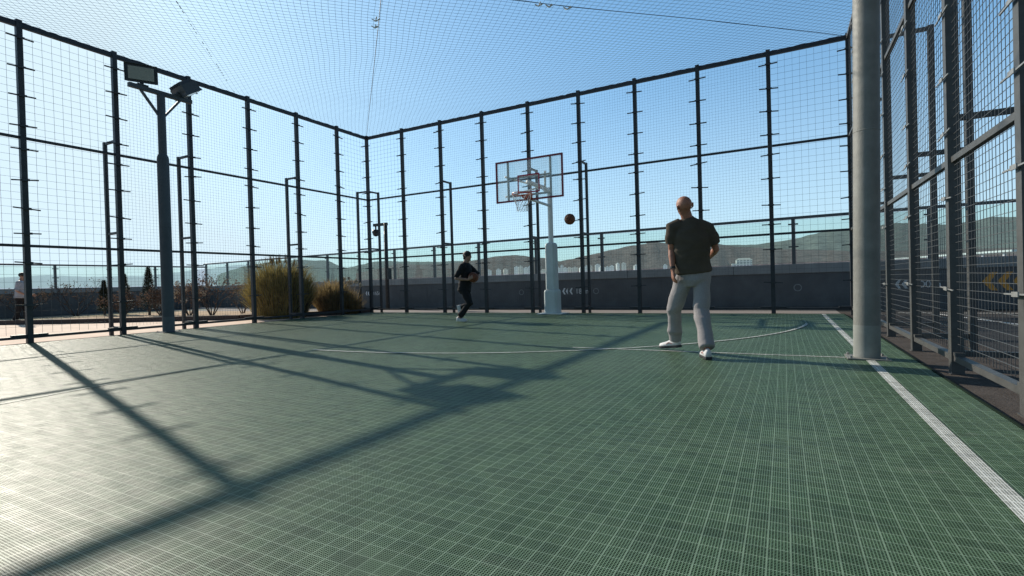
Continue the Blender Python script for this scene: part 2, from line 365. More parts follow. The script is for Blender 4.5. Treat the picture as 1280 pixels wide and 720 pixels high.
# painted track lines on the asphalt
def stripe(name, p, q, wd, z, m):
    p, q = V((*p, z)), V((*q, z)); d = (q-p).normalized(); s_ = V((-d.y, d.x, 0))*wd/2
    b = MB(); b.add([p-s_, q-s_, q+s_, p+s_], [(0,1,2,3)]); return tag(b.build(name, m), kind='structure')
M['road_paint'] = mat('road_paint', (.62,.62,.60), .8, 0, .2, 14)
stripe('track_line', (14.9,.75), (28,.3), .10, G0+.008, M['road_paint'])
stripe('track_line', (15.5,.45), (16.3,-3.4), .09, G0+.008, M['road_paint'])
# court lines
def strip_path(name, pts, wd, m, z=.004):
    b = MB(); vs = []
    for i, p in enumerate(pts):
        a = V(pts[max(i-1,0)]); c = V(pts[min(i+1,len(pts)-1)]); d = (c-a).normalized(); n_ = V((-d.y, d.x))*wd/2
        vs += [(p[0]-n_.x, p[1]-n_.y, z), (p[0]+n_.x, p[1]+n_.y, z)]
    fs = [(2*i, 2*i+2, 2*i+3, 2*i+1) for i in range(len(pts)-1)]
    b.add(vs, fs); return tag(b.build(name, m), kind='structure')
strip_path('court_line', [(13.41,-18),(13.41,-.35)], .075, M['line'])
strip_path('court_line', [(8.0,-6.95),(8.6,-7.0)], .03, M['faint'])
strip_path('court_line', [(9.3,-7.04),(10.2,-7.07)], .028, M['faint'])
strip_path('court_line', [(10.2,-7.08),(13.37,-7.09)], .045, M['line'])
bx, by, r3 = 7.15, -2.45, 5.88
arc = []
for k in range(61):
    a = R(-100 + 95*k/60)
    x = bx+r3*math.cos(a); y = by+r3*math.sin(a)
    arc.append((x, y))
strip_path('court_line', arc[36:], .05, M['line'], .0085)
strip_path('court_line', arc[4:20], .045, M['line'], .0085)
strip_path('court_line', arc[19:37], .042, M['line'], .008)
strip_path('court_line', [(13.01,-2.95),(12.98,-2.2)], .04, M['faint'], .008)
strip_path('court_line', [(7.05,-11.75),(6.86,-10.6),(6.8,-9.9)], .035, M['faint'])
strip_path('court_line', [(8.2,-.42),(13.3,-.42)], .04, M['faint'])
strip_path('court_line', [(8.9,-.6),(8.7,-1.4)], .04, M['faint'], .008)

# ------------------------------------------------------------------ terrain, hills, city
b = MB(); n_ = 48; vs = [(0,0,-40)]+[(16000*math.cos(2*math.pi*k/n_), 16000*math.sin(2*math.pi*k/n_), -40) for k in range(n_)]
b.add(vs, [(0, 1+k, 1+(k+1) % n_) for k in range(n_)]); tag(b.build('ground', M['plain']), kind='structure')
def ridge(name, prof, rad, m, seed, rough=.10):
    prof = sorted(prof); a0, a1 = prof[0][0], prof[-1][0]
    nA = 260; rings = [(.62,-.04),(.72,.22),(.82,.5),(.91,.78),(1,1),(1.12,.75),(1.3,-.1)]
    vs = []; 
    for i in range(nA+1):
        a = a0+(a1-a0)*i/nA
        for j in range(len(prof)-1):
            if prof[j][0] <= a <= prof[j+1][0]:
                u = (a-prof[j][0])/(prof[j+1][0]-prof[j][0]); e = prof[j][1]+(prof[j+1][1]-prof[j][1])*u; break
        for rr, hh in rings:
            r = rad*rr; h = rad*math.tan(R(e))
            nz = noise.fractal(V((a*.9+seed, rr*9, seed)), .8, 2.1, 5)
            z = -40+(h+40)*hh if hh >= 0 else -45
            z += nz*h*rough*(1 if hh < 1 else .45)
            vs.append((CAMP.x-r*math.sin(R(a)), CAMP.y+r*math.cos(R(a)), max(z, -45)+(CAMP.z if hh == 1 else 0)))
    nr = len(rings)
    fs = [(i*nr+j, (i+1)*nr+j, (i+1)*nr+j+1, i*nr+j+1) for i in range(nA) for j in range(nr-1)]
    b = MB(); b.add(vs, fs); return tag(b.build(name, m, smooth=True), kind='structure')
far = [(58,1.6),(55.8,2.4),(52.76,2.95),(49.82,3.0),(47.86,2.93),(46.84,2.38),(45.96,2.11),(44.56,2.42),(42.71,2.82),(40.34,2.7),(36.26,2.61),(32.1,2.61),(27.07,2.83),(22.61,2.3),(19.07,2.8),(13.89,3.24),(9.75,3.5),(6.04,3.37),(2.44,3.17),(.64,3.39),(-1.45,3.6),(-2.8,4.01),(-3.78,4.05),(-5.8,4.0),(-9.08,4.44),(-12.76,3.89),(-15.24,4.23),(-17.08,4.16),(-24,3.6),(-40,2.5)]
near = [(45,1.5),(40.35,2.5),(38.63,2.31),(35.13,2.32),(31.55,2.77),(30.12,3.0),(28.5,3.14),(26.53,2.99),(24.39,2.75),(22.62,2.25),(20.57,2.62),(19.68,2.86),(16.71,3.36),(14.05,3.86),(11.29,3.9),(8.14,3.74),(6.04,3.46),(4.29,3.11),(2.45,2.85),(-1.42,2.48),(-5.76,2.1),(-9.03,1.9),(-17.03,1.7),(-40,1.2)]
lefth = [(95,1.2),(80,1.3),(73.09,1.57),(70.27,1.74),(67.72,1.57),(63.79,1.59),(60.07,2.06),(55.8,2.6),(52.5,2.2),(46,1.4)]
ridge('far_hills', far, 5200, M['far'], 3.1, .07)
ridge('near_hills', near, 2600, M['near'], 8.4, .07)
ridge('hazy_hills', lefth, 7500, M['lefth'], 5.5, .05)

def polar(azd, r): return CAMP.x-r*math.sin(R(azd)), CAMP.y+r*math.cos(R(azd))
def tower(azd, elev, r, wd, dp, m, seed):
    x, y = polar(azd, r); top = CAMP.z+r*math.tan(R(elev)); h = top+40
    b = MB()
    b.box((-wd/2,-dp/2,0), (wd/2,dp/2,h))
    b.box((-wd*.12,-dp*.5-1.2,0), (wd*.12,-dp*.5-.01,h-2.5))         # projecting stair bay
    b.box((-wd*.22,-dp*.25,h), (wd*.2,dp*.25,h+3))                   # lift house
    o = b.build('apartment_tower', m); o.location = (x, y, -40); o.rotation_euler = (0,0,R(azd+random.uniform(-25,25)))
    return o
rs = random.Random(4)
az_ = 30.6
while az_ > 10.9:
    dense = (az_ > 25.5) or (az_ < 23.6)
    if dense and rs.random() < .88:
        hh = rs.uniform(1.45, 1.85)
        wd = rs.choice([9, 11, 13, 16]); 
        if 15.4 < az_ < 11.0: hh = 1.0
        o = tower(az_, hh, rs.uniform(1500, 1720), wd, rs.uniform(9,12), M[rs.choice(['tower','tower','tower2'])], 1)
        if az_ > 24.6: tag(o, 'tiny white apartment tower in the row left of the hoop pole', 'apartment tower', 'apartment towers left of the hoop')
        else: tag(o, 'tiny white apartment tower in the row right of the hoop pole', 'apartment tower', 'apartment towers right of the hoop')
    az_ -= rs.uniform(.36, .66) if az_ > 16 else rs.uniform(1.0, 2.0)
for a, lab in ((24.5,'a'),(23.9,'b')):
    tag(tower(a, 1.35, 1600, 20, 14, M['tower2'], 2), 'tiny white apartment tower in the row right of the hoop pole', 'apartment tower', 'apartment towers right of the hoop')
x, y = polar(3.7, 1100)
sc = thing('school_building', 'long low white building on the hillside beyond the man', 'building', (x, y, -40), rz=R(8))
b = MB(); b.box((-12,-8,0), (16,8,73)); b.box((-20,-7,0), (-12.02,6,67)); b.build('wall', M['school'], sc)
b = MB(); b.add([(-13,-9,73.05),(17,-9,73.05),(17,9,73.05),(-13,9,73.05),(-8,0,77),(12,0,77)], [(0,1,5,4),(2,3,4,5),(1,2,5),(3,0,4)]); b.build('roof', mat('pale_roof', (.6,.62,.6), .7, 0, .1, .1), sc)
x0, y0 = polar(-8.6, 900); x1, y1 = polar(-16.6, 760)
vd = thing('viaduct', 'long pale elevated road crossing the slope behind the right fence', 'viaduct', (0,0,0))
b = MB(); b.beam((x0,y0,19.5), (x1,y1,20.5), 9, 2.0); b.build('deck', mat('viaduct_concrete', (.62,.66,.68), .8, 0, .1, .1), vd)
for k in range(7):
    u = (k+.5)/7; b = MB(); px, py = x0+(x1-x0)*u, y0+(y1-y0)*u; b.tube([(px,py,-42),(px,py,18.4)], 1.6, 10); b.build('pier', M['white_wall'], vd)

# ------------------------------------------------------------------ fences
H, MID, LOW = 6.0, 3.877, 1.834
ZB = G0
YS = [0.0] + [-1.343-1.555*k for k in range(10)]
XS = [1.5551*k for k in range(10)]
PW = .09
CLZ = [5.74, 5.2, 4.66, 4.12, 3.66, 3.1, 2.54, 2.06, 1.5, .72]
CR = random.Random(77)
def clip_mesh():
    b = MB(); b.box((-.2,-.013,-.011), (.2,.013,.011)); b.box((-.062,-.026,-.02), (.062,-.0132,.02)); return b.mesh('clip')
CLIP = clip_mesh(); CLIP.materials.append(M['metal'])
def clip_thin():
    b = MB(); b.box((-.2,-.006,-.005), (.2,.004,.005)); b.box((-.05,-.014,-.016), (.05,-.0062,.016)); return b.mesh('clip')
CLIPG = clip_thin(); CLIPG.materials.append(M['clip'])
def mesh_panel(p, q, z0, z1, cell, inn, parent, wr=.0029):
    """welded wire mesh between two posts"""
    p, q = V(p), V(q); L_ = (q-p).length; d = (q-p)/L_
    b = MB(); e = PW/2+.003; n_ = max(2, round((L_-2*e)/cell))
    sidev = V((-d.y, d.x, 0))*wr*.55
    for i in range(1, n_):
        a = p+d*(e+(L_-2*e)*i/n_)+sidev; j1, j2 = d*CR.gauss(0,.004), d*CR.gauss(0,.004)
        b.beam((a.x+j1.x,a.y+j1.y,z0), (a.x+j2.x,a.y+j2.y,z1), wr)
    m_ = round((z1-z0)/cell)
    for j in range(1, m_):
        z = z0+(z1-z0)*j/m_
        a = p+d*e-sidev; c = q-d*e-sidev; dz = CR.gauss(0,.004)
        b.beam((a.x,a.y,z+dz), (c.x,c.y,z+CR.gauss(0,.004)), wr)
    return b.build('mesh_panel', M['wire'], parent)
def fence(label, pts, out, braces, coarse, clipm, skip_first_post=False, fine=.07, rail0=0, btop=4.22, fm=None):
    fm = fm or M['metal']
    f = thing('mesh_fence', label, 'fence')
    d = (V(pts[-1])-V(pts[0])).normalized(); out = V(out)
    for i, p in enumerate(pts):
        if i == 0 and skip_first_post: continue
        b = MB(); b.box((p[0]-PW/2, p[1]-PW/2, ZB), (p[0]+PW/2, p[1]+PW/2, H+.10))
        b.box((p[0]-.056, p[1]-.056, ZB), (p[0]+.056, p[1]+.056, ZB+.012))
        po = b.build('post', fm, f)
        ang = math.atan2(d.y, d.x) + (0 if V((-d.y,d.x,0)).dot(out) > 0 else math.pi)
        for z in CLZ:
            c = bpy.data.objects.new('clip', clipm); COL.objects.link(c); c.parent = po
            c.location = V((p[0], p[1], z+.0)) - out*(PW/2+.0145); c.location += V((CR.gauss(0,.006)*abs(d.x), CR.gauss(0,.006)*abs(d.y), CR.gauss(0,.012))); c.rotation_euler = (0,CR.gauss(0,.05),ang)
    a, c = V(pts[0])+d*rail0, V(pts[-1])
    for z, wd, hh in ((H,.062,.075), (MID,.045,.05), (LOW,.045,.05), (.10,.06,.05)):
        b = MB()
        off = out*0
        if z == H:      # rope-laced top rail
            b.beam(a+V((0,0,z)), c+V((0,0,z)), wd, hh)
        else:
            for i in range(len(pts)-1):
                s0, s1 = V(pts[i])+d*(PW/2+.002), V(pts[i+1])-d*(PW/2+.002)
                b.beam(s0+V((0,0,z)), s1+V((0,0,z)), wd, hh)
                if z == .10:
                    for q_, sg in ((s0,1),(s1,-1)): b.beam(q_+V((0,0,z+.04)), q_+d*sg*(.22 if fm is M['metal'] else .07)+V((0,0,z+.04)), .085 if fm is M['metal'] else .066, .03)
        b.build('top_rail' if z == H else ('mid_rail' if z > .5 else 'toe_rail'), fm, f)
    b = MB(); rr = random.Random(len(pts))
    nseg = int((c-a).length/.11)
    lac = [a+d*((c-a).length*k/nseg)+V((0,0,H+.05+.012*rr.random()))+out*(.015*(rr.random()-.5)) for k in range(nseg+1)]
    b.tube(lac, [.012+.012*rr.random() for _ in lac], 5); b.build('lacing_rope', M['net'], f)
    for i in range(len(pts)-1):
        mesh_panel((*pts[i][:2],0), (*pts[i+1][:2],0), .16, H-.06, .14 if i in coarse else fine, out, f, .0036 if i in coarse else (.0036 if fine < .07 else .0023))
    for i in braces:
        p = V((pts[i][0], pts[i][1], 0)); o_ = p+out*.50
        b = MB(); b.box((o_.x-.033,o_.y-.033,ZB), (o_.x+.033,o_.y+.033,btop))
        for z in (btop-.035, 2.2, .14):
            b.beam(p+out*(PW/2+.002)+V((0,0,z)), o_-out*.035+V((0,0,z)), .045, .05)
        b.build('brace_frame', fm, f)
    return f
Lp = [(0, y, 0) for y in YS[:10]]
Bp = [(x, 0, 0) for x in XS]
Rp = [(13.996, y, 0) for y in YS[:9]]
fence('tall wire mesh fence on the left, sun behind it, with shrubs and a kerb outside', Lp, (-1,0,0), [2,4,5,7], {0,5,6,7}, CLIP, True, rail0=.05)
fence('tall wire mesh fence behind the basketball hoop, facing the camera', Bp, (0,1,0), [0,2,4,5,8], {0,8}, CLIP)
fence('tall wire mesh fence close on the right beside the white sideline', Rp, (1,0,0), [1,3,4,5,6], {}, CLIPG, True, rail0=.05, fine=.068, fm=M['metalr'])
# corner braces of the left corner
f = [o for o in COL.objects if o.name.startswith('mesh_fence')][0]
b = MB(); b.box((-.535,-.033,ZB), (-.465,.033,4.22))
for z in (4.185, 2.2, .14): b.beam((-.047,0,z), (-.465,0,z), .045, .05)
b.build('brace_frame', M['metal'], f)

# ------------------------------------------------------------------ overhead net
net = thing('overhead_net', 'blue grey diamond mesh net stretched over the whole court', 'net')
X0, X1, Y0, Y1 = .0, 13.996, -13.78, 0.0
def sag(x, y):
    u = (x-X0)/(X1-X0); v = (y-Y0)/(Y1-Y0)
    u = min(max(u,0),1); v = min(max(v,0),1)
    s_ = -.22*math.sin(math.pi*u)**.8*math.sin(math.pi*v)**.8
    s_ += .035*noise.noise(V((x*.5,y*.5,1.7)))*min(1, 6*min(u,1-u,v,1-v))
    return H+.045+s_
b = MB(); sp = .158; W_ = X1-X0; D_ = Y1-Y0
def warp(x, y):
    e = min(1, 1.2*min(x-X0, X1-x, y-Y0, Y1-y)/2) if True else 0
    e = max(e, 0)
    return x+.05*e*noise.noise(V((x*.7,y*.7,9.1))), y+.05*e*noise.noise(V((x*.7,y*.7,4.3)))
for sgn in (1, -1):
    k = -D_ if sgn > 0 else 0
    while k < (W_ if sgn > 0 else W_+D_):
        # line x = X0 + k + sgn*(y-Y0)
        pts = []
        if sgn > 0: ya = max(0, -k); yb = min(D_, W_-k)
        else: ya = max(0, k-W_); yb = min(D_, k)
        if yb-ya > .05:
            m_ = max(2, int((yb-ya)/.45)+1)
            for i in range(m_+1):
                yy = ya+(yb-ya)*i/m_; xx = k+sgn*yy
                x_, y_ = warp(X0+xx, Y0+yy)
                pts.append((x_, y_, sag(X0+xx, Y0+yy)))
            b.tube(pts, .0023, 3, cap=False)
        k += sp
b.build('netting', M['net'], net)
def cable(p, q, r, nm='support_cable'):
    b = MB(); n_ = 24; pts = []
    for i in range(n_+1):
        u = i/n_; x = p[0]+(q[0]-p[0])*u; y = p[1]+(q[1]-p[1])*u
        pts.append((x, y, sag(x, y)-.012))
    b.tube(pts, r, 6); return b.build(nm, M['cable'], net)
CX, CY = 7.0, -6.9
cable((0,0), (13.9,-13.7), .007); cable((13.99,0), (.1,-13.7), .007)
b = MB(); rs = random.Random(5)
for k in range(70):
    u = k/70; x = .2+8.2*u; y = -4.95-9.4*u*.85
    if rs.random() < .7: b.tube([(x,y,sag(x,y)),(x+.07,y-.07,sag(x,y)-.02*rs.random())], .007, 4)
b.build('net_seam', M['net'], net)
for (x, y, s_) in ((9.3,-4.6,1),(9.05,-4.85,.8),(8.9,-4.98,.9),(6.1,-6.1,1),(5.9,-5.9,.7)):
    b = MB()
    for k in range(5):
        a = rs.uniform(0,6.28); b.tube([(x-.06*s_,y+.05*math.cos(a),sag(x,y)-.015),(x,y,sag(x,y)-.04-.02*rs.random()),(x+.07*s_,y+.05*math.sin(a),sag(x,y)-.015)], .009, 5)
    b.build('cable_tie', M['cord'], net)

# ------------------------------------------------------------------ light poles
def light_pole(loc, label, m, rz):
    t_ = thing('light_pole', label, 'light pole', loc, 'floodlight poles at the sidelines', rz)
    b = MB(); b.tube([(0,0,.012),(0,0,3.80),(0,0,3.86),(0,0,3.93)], [.116,.116,.110,.080], 28); b.build('lower_shaft', m, t_, smooth=True).modifiers.new('e','EDGE_SPLIT')
    b = MB(); b.tube([(0,0,.0125),(0,0,.34)], .1175, 28); b.build('foot_band', mat('repainted_band', tuple(c*1.18 for c in ((.235,.24,.22) if m is M['pole'] else (.10,.112,.125))), .7, 0, .14, 7), t_, smooth=True).modifiers.new('e','EDGE_SPLIT')
    b = MB(); b.tube([(0,0,2.300),(0,0,2.304),(0,0,2.310),(0,0,2.314)], [.116,.1178,.1178,.116], 28); b.build('weld_seam', m, t_, smooth=True)
    b = MB(); b.tube([(0,0,3.93),(0,0,5.22)], [.080,.078], 24); b.build('upper_shaft', m, t_, smooth=True).modifiers.new('e','EDGE_SPLIT')
    b = MB(); b.box((-.18,-.18,0.0), (.18,.18,.012)); b.build('base_plate', m, t_)
    for sx in (-1,1):
        for sy in (-1,1):
            b = MB(); b.tube([(sx*.15,sy*.15,.012),(sx*.15,sy*.15,.035)], .012, 6); b.build('anchor_bolt', M['clip'], t_)
    b = MB(); b.box((-.05,-.63,5.22), (.05,.66,5.31)); b.build('cross_arm', m, t_, bevel=.008)
    for s_ in (-1,1):
        b = MB(); b.beam((0,s_*.065,4.78), (0,s_*.40,5.22), .045); b.build('arm_strut', m, t_)
    def flood(y, yaw, tilt, sc=1):
        e = Matrix.Translation((0,y,5.345)) @ Matrix.Rotation(yaw, 4, 'Z') @ Matrix.Rotation(tilt, 4, 'Y') @ Matrix.Scale(sc, 4)
        b = MB()
        b.box((-.13,-.27,.04), (.03,.27,.37)); b.add([(.03,-.27,.04),(.03,.27,.04),(.03,.27,.37),(.03,-.27,.37),(.085,-.29,.02),(.085,.29,.02),(.085,.29,.39),(.085,-.29,.39)],[(0,1,5,4),(1,2,6,5),(2,3,7,6),(3,0,4,7)])
        b.box((-.20,-.17,.10), (-.1302,.17,.31))
        for v in range(7): b.box((-.19+.0,-.25+v*.08,.045), (-.1301,-.238+v*.08,.095))
        o = b.build('floodlight', m, t_); o.matrix_local = e
        b = MB(); b.box((.078,-.225,.075), (.0845,.225,.335)); g = b.build('lens', M['lampglass'], o)
        b = MB(); b.tube([(0,y,5.31),(0,y,5.40)], .035, 10); b.box((-.06,y-.10,5.31), (.06,y+.10,5.335)); b.build('bracket', m, t_)
    flood(-.37, R(-30), R(12)); flood(.36, R(82), R(56), 1.08)
    return t_
light_pole((.63,-6.97,0), 'blue grey twin floodlight pole in front of the left fence', M['darkpole'], 0)
rp = light_pole((13.40,-7.06,0), 'thick grey round floodlight pole standing on the right white sideline', M['pole'], math.pi)
rp.rotation_mode = 'QUATERNION'; rp.rotation_quaternion = (Matrix.Rotation(R(1.1), 3, V((-.47,.88,0))) @ Matrix.Rotation(math.pi, 3, 'Z')).to_quaternion()   # stands slightly out of plumb

# ------------------------------------------------------------------ basketball hoop
HX = 7.12
hoop = thing('basketball_hoop', 'white padded basketball hoop with clear red framed backboard', 'basketball hoop', (HX,-.62,0))
b = MB()
def octa(cx, cy, w_, d_, ch, z): return [(cx-w_+ch,cy-d_,z),(cx+w_-ch,cy-d_,z),(cx+w_,cy-d_+ch,z),(cx+w_,cy+d_-ch,z),(cx+w_-ch,cy+d_,z),(cx-w_+ch,cy+d_,z),(cx-w_,cy+d_-ch,z),(cx-w_,cy-d_+ch,z)]
def loft(b, rings):
    n_ = len(rings[0]); o = len(b.v); vs = [v for r in rings for v in r]
    fs = [(i*n_+k, i*n_+(k+1) % n_, (i+1)*n_+(k+1) % n_, (i+1)*n_+k) for i in range(len(rings)-1) for k in range(n_)]
    fs += [tuple(reversed(range(n_))), tuple((len(rings)-1)*n_+k for k in range(n_))]; b.add(vs, fs)
loft(b, [octa(0,0,.19,.19,.05,.03), octa(0,0,.188,.188,.05,.60), octa(0,0,.175,.175,.05,.65), octa(0,0,.155,.155,.045,.66)])
b.build('lower_padding', M['padding'], hoop, bevel=.006)
b = MB(); loft(b, [octa(0,0,.145,.145,.04,.662), octa(0,0,.140,.140,.04,1.84), octa(0,0,.128,.128,.04,1.90), octa(0,0,.09,.09,.03,1.93)])
b.build('upper_padding', M['padding'], hoop, bevel=.006)
b = MB(); b.box((-.36,-.26,.006), (.36,.24,.028)); b.build('base_plate', M['white'], hoop)
b = MB(); b.tube([(0,0,1.90),(0,0,3.42)], .068, 18); b.build('pole', M['white'], hoop, smooth=True).modifiers.new('e','EDGE_SPLIT')
b = MB(); b.tube([(0,.0,3.30),(0,-.35,3.36),(0,-1.34,3.36)], .055, 14); b.build('arm', M['white'], hoop, smooth=True)
b = MB()
b.tube([(0,-.06,2.93),(0,-1.50,2.95)], .035, 10); b.build('lower_arm', M['white'], hoop, smooth=True)
for s_ in (-1,1):
    b = MB(); b.tube([(0,-.30,3.36),(s_*.545,-1.50,3.52)], .026, 8); b.tube([(0,-.55,3.36),(s_*.545,-1.50,3.02)], .022, 8); b.build('diagonal_strut', M['white'], hoop, smooth=True)
BY = -1.60     # local board plane
BXo = .15; bw, z0, z1 = .90, 2.86, 3.88
bd = MB(); bd.box((BXo-bw+.04,BY-.006,z0+.04), (BXo+bw-.04,BY+.006,z1-.04)); board = bd.build('backboard', M['board'], hoop)
b = MB()
b.box((BXo-bw,BY-.02,z0),(BXo+bw,BY+.02,z0+.04)); b.box((BXo-bw,BY-.02,z1-.04),(BXo+bw,BY+.02,z1))
b.box((BXo-bw,BY-.02,z0+.0401),(BXo-bw+.04,BY+.02,z1-.0401)); b.box((BXo+bw-.04,BY-.02,z0+.0401),(BXo+bw,BY+.02,z1-.0401))
b.build('frame', M['red'], board)
b = MB(); tw = .295; tz0, tz1 = 3.04, 3.49; yf = BY-.0095
for a_, c_ in (((-tw,tz0),(tw,tz0+.032)),((-tw,tz1-.032),(tw,tz1)),((-tw,tz0+.0321),(-tw+.032,tz1-.0321)),((tw-.032,tz0+.0321),(tw,tz1-.0321))):
    b.box((BXo+a_[0],yf-.002,a_[1]),(BXo+c_[0],yf+.002,c_[1]))
b.build('target_square', M['redtape'], board)
b = MB()
for s_ in (-.57,.57): b.box((BXo+s_-.022,BY+.008,z0+.041),(BXo+s_+.022,BY+.05,z1-.041))
for zz in (3.0,3.44): b.box((BXo-.548,BY+.012,zz-.022),(BXo+.548,BY+.046,zz+.022))
b.build('support_frame', mat('grey_frame_bar',(.46,.48,.47),.5), board)
rz_, RR = 2.97, .228; cy = BY-.006-.15-RR
rim = MB(); rim.tube([(BXo+RR*math.cos(2*math.pi*k/40), cy+RR*math.sin(2*math.pi*k/40), rz_) for k in range(41)], .011, 8, cap=False)
rim.tube([(BXo+RR*.985*math.cos(2*math.pi*k/40), cy+RR*.985*math.sin(2*math.pi*k/40), rz_-.03) for k in range(41)], .006, 6, cap=False)
rim.box((BXo-.10,BY-.019,rz_-.10),(BXo+.10,BY-.0115,rz_+.04))
for s_ in (-1,1): rim.beam((BXo+s_*.09,BY-.02,rz_-.005),(BXo+s_*.14,cy+.18,rz_-.005),.03,.022); rim.beam((BXo+s_*.07,BY-.02,rz_-.085),(BXo+s_*.10,cy+.21,rz_-.03),.016,.03)
rm = rim.build('rim', M['orange'], hoop, smooth=False)
b = MB(); ns = 12; lev = [(rz_-.02,RR),(rz_-.12,.205),(rz_-.21,.165),(rz_-.29,.135),(rz_-.37,.125),(rz_-.42,.13)]
for k in range(ns):
    for sg in (1,-1):
        pts = []
        for j, (zz, r_) in enumerate(lev):
            a = 2*math.pi*(k+sg*j*.5)/ns; pts.append((BXo+r_*math.cos(a), cy+r_*math.sin(a), zz))
        b.tube(pts, .0042, 5)
b.build('net', M['cord'], rm)

# ------------------------------------------------------------------ basketballs
def ball(loc, label, rot):
    t_ = thing('basketball', label, 'basketball', loc, None)
    t_.rotation_euler = rot
    b = MB(); b.ball((0,0,0), .121, 36, 22); b.build('cover', M['ball'], t_, smooth=True)
    b = MB(); r_ = .1205
    cir = [2*math.pi*k/48 for k in range(49)]
    b.tube([(r_*math.cos(a), r_*math.sin(a), 0) for a in cir], .0032, 5, cap=False)
    b.tube([(r_*math.cos(a), 0, r_*math.sin(a)) for a in cir], .0032, 5, cap=False)
    for s_ in (1,-1):
        pts = []
        for a in cir:
            y_ = s_*(.62+.16*math.cos(2*a)); q = math.sqrt(max(0,1-y_*y_)); pts.append((r_*q*math.cos(a), r_*y_, r_*q*math.sin(a)))
        b.tube(pts, .0032, 5, cap=False)
    b.build('seams', M['seam'], t_, smooth=True)
    return t_
ball((8.50,-2.72,2.25), 'orange basketball with black seams flying right of the hoop pole', (.5,.3,1.1))

# ------------------------------------------------------------------ roof edge walls
def parapet(label, A, B_, wallh, cop, railz, posts, inn, th=.28, panel=True):
    A, B_ = V((*A,0)), V((*B_,0)); d = (B_-A).normalized(); L_ = (B_-A).length; out = -V(inn)
    t_ = thing('parapet_wall', label, 'parapet', A, None, math.atan2(d.y, d.x))
    sgn = 1 if V((-d.y,d.x,0)).dot(out) > 0 else -1           # local +y outward sign
    def bx(b, x0, x1, ya, yb, za, zb):
        y0_, y1_ = sorted((sgn*ya, sgn*yb)); b.box((x0,y0_,za),(x1,y1_,zb))
    b = MB(); bx(b,0,L_,0,th,G0,wallh)
    z = .22
    bx(b,0,L_,-.012,-.0002,.02,.12)
    for z in (.23,.36): bx(b,0,L_,-.008,-.0002,z,z+.02)
    x = 1.0
    while x < L_: bx(b,x,x+.035,-.006,-.0002,.40,wallh-.01); x += 3.1
    b.build('wall_base', M['wall'], t_)
    b = MB(); k = 0; x = 0
    while x < L_:
        x2 = min(L_, x+3.1); bx(b,x+.004,x2-.004,-.035,th+.03,wallh+.0005,cop); x = x2
    b.build('coping', M['coping'], t_, bevel=.01)
    b = MB(); bx(b,0,L_,.08,.15,railz-.045,railz+.03); b.build('handrail', M['rail'], t_, bevel=.01)
    ps = sorted(posts)
    for x in ps:
        b = MB(); bx(b,x-.045,x+.045,.075,.155,cop,railz-.046); bx(b,x-.12,x+.12,.055,.0748,railz-.2,railz-.16); bx(b,x-.12,x+.12,.055,.0748,cop+.45,cop+.49); b.build('rail_post', M['rail'], t_)
    for i in range(len(ps)-1):
        b = MB(); bx(b,ps[i]+.06,ps[i+1]-.06,.11,.122,cop+.03,railz-.06); b.build('glass_panel', M['glass'], t_)
    t_['_s'] = sgn
    return t_, d, L_
A0, A1 = (-16.46, 3.948), (26.0, 1.75)
xs = [-16.2,-14.1,-12.15,-10.1,-8.0,-5.95,-3.85,-1.75,.4,2.55,5.0,7.45,10.2,12.95,15.85,18.4,21,23.5,25.8]
pb, dB, LB = parapet('dark roof edge wall with glass balustrade behind the hoop', A0, A1, .92, 1.17, 2.43, [x-A0[0] for x in xs], (0,-1,0))
pl, dL, LL = parapet('dark roof edge wall with glass balustrade beyond the left shrubs', (-16.5,-26), (-16.5,4.25), 1.0, 1.22, 2.28, [.3+2.1*k for k in range(15)], (1,0,0))
for p_ in (pb, pl): del p_['_s']
# markings on the walls: chevrons, distances, rings
def chev(b, x, z, h, w_, th=.34):
    t1 = h*th
    b.add([(x,0,z),(x+w_-t1*.75,0,z+h/2),(x+w_,0,z+h/2),(x+t1*.95,0,z),(x+w_,0,z-h/2),(x+w_-t1*.75,0,z-h/2)], [(0,3,2,1),(0,5,4,3)])
def text_mesh(s_, size):
    cu = bpy.data.curves.new('lettering', 'FONT'); cu.body = s_; cu.size = size; cu.extrude = 0
    o = bpy.data.objects.new('lettering', cu); COL.objects.link(o)
    dg = bpy.context.evaluated_depsgraph_get(); me = bpy.data.meshes.new_from_object(o.evaluated_get(dg))
    COL.objects.unlink(o); bpy.data.objects.remove(o); return me
def put(me_or_b, name, m, parent, x, z=0, y=-.004, flip=False):
    if isinstance(me_or_b, MB): o = me_or_b.build(name, m, parent)
    else:
        me_or_b.materials.clear(); me_or_b.materials.append(m); o = bpy.data.objects.new(name, me_or_b); COL.objects.link(o); o.parent = parent
    o.location = (x, y, z)
    return o
def ring(r, w_):
    b = MB(); n_ = 28; vs = []
    for k in range(n_):
        a = 2*math.pi*k/n_; vs += [(r*math.cos(a),0,r*math.sin(a)),((r-w_)*math.cos(a),0,(r-w_)*math.sin(a))]
    b.add(vs, [(2*k,2*((k+1) % n_),2*((k+1) % n_)+1,2*k+1) for k in range(n_)])
    return b
def marks(parent, A, X, txt, z, h, order='chev', m=None):
    """white marking starting at world X on the wall behind the hoop"""
    x = (X-A[0])/abs(dB.x); m = m or M['mark']
    b = MB()
    for k in range(3): chev(b, k*h*.62, 0, h, h*.58)
    put(b, 'chevrons', m, parent, x, z)
    me = text_mesh(txt, h*1.12)
    o = put(me, 'lettering', m, parent, x+h*2.25, z-h*.40); o.rotation_euler = (math.pi/2,0,0)
put_x = lambda X: (X-A0[0])/abs(dB.x)
marks(pb, A0, 6.0, '185m', .54, .215)
M['markdim'] = mat('faded_lettering', (.26,.27,.28), .7, 0, .2, 30)
for X in (4.4,7.22,12.99): put(ring(.10,.025), 'ring_mark', M['markdim'], pb, put_x(X), .53)
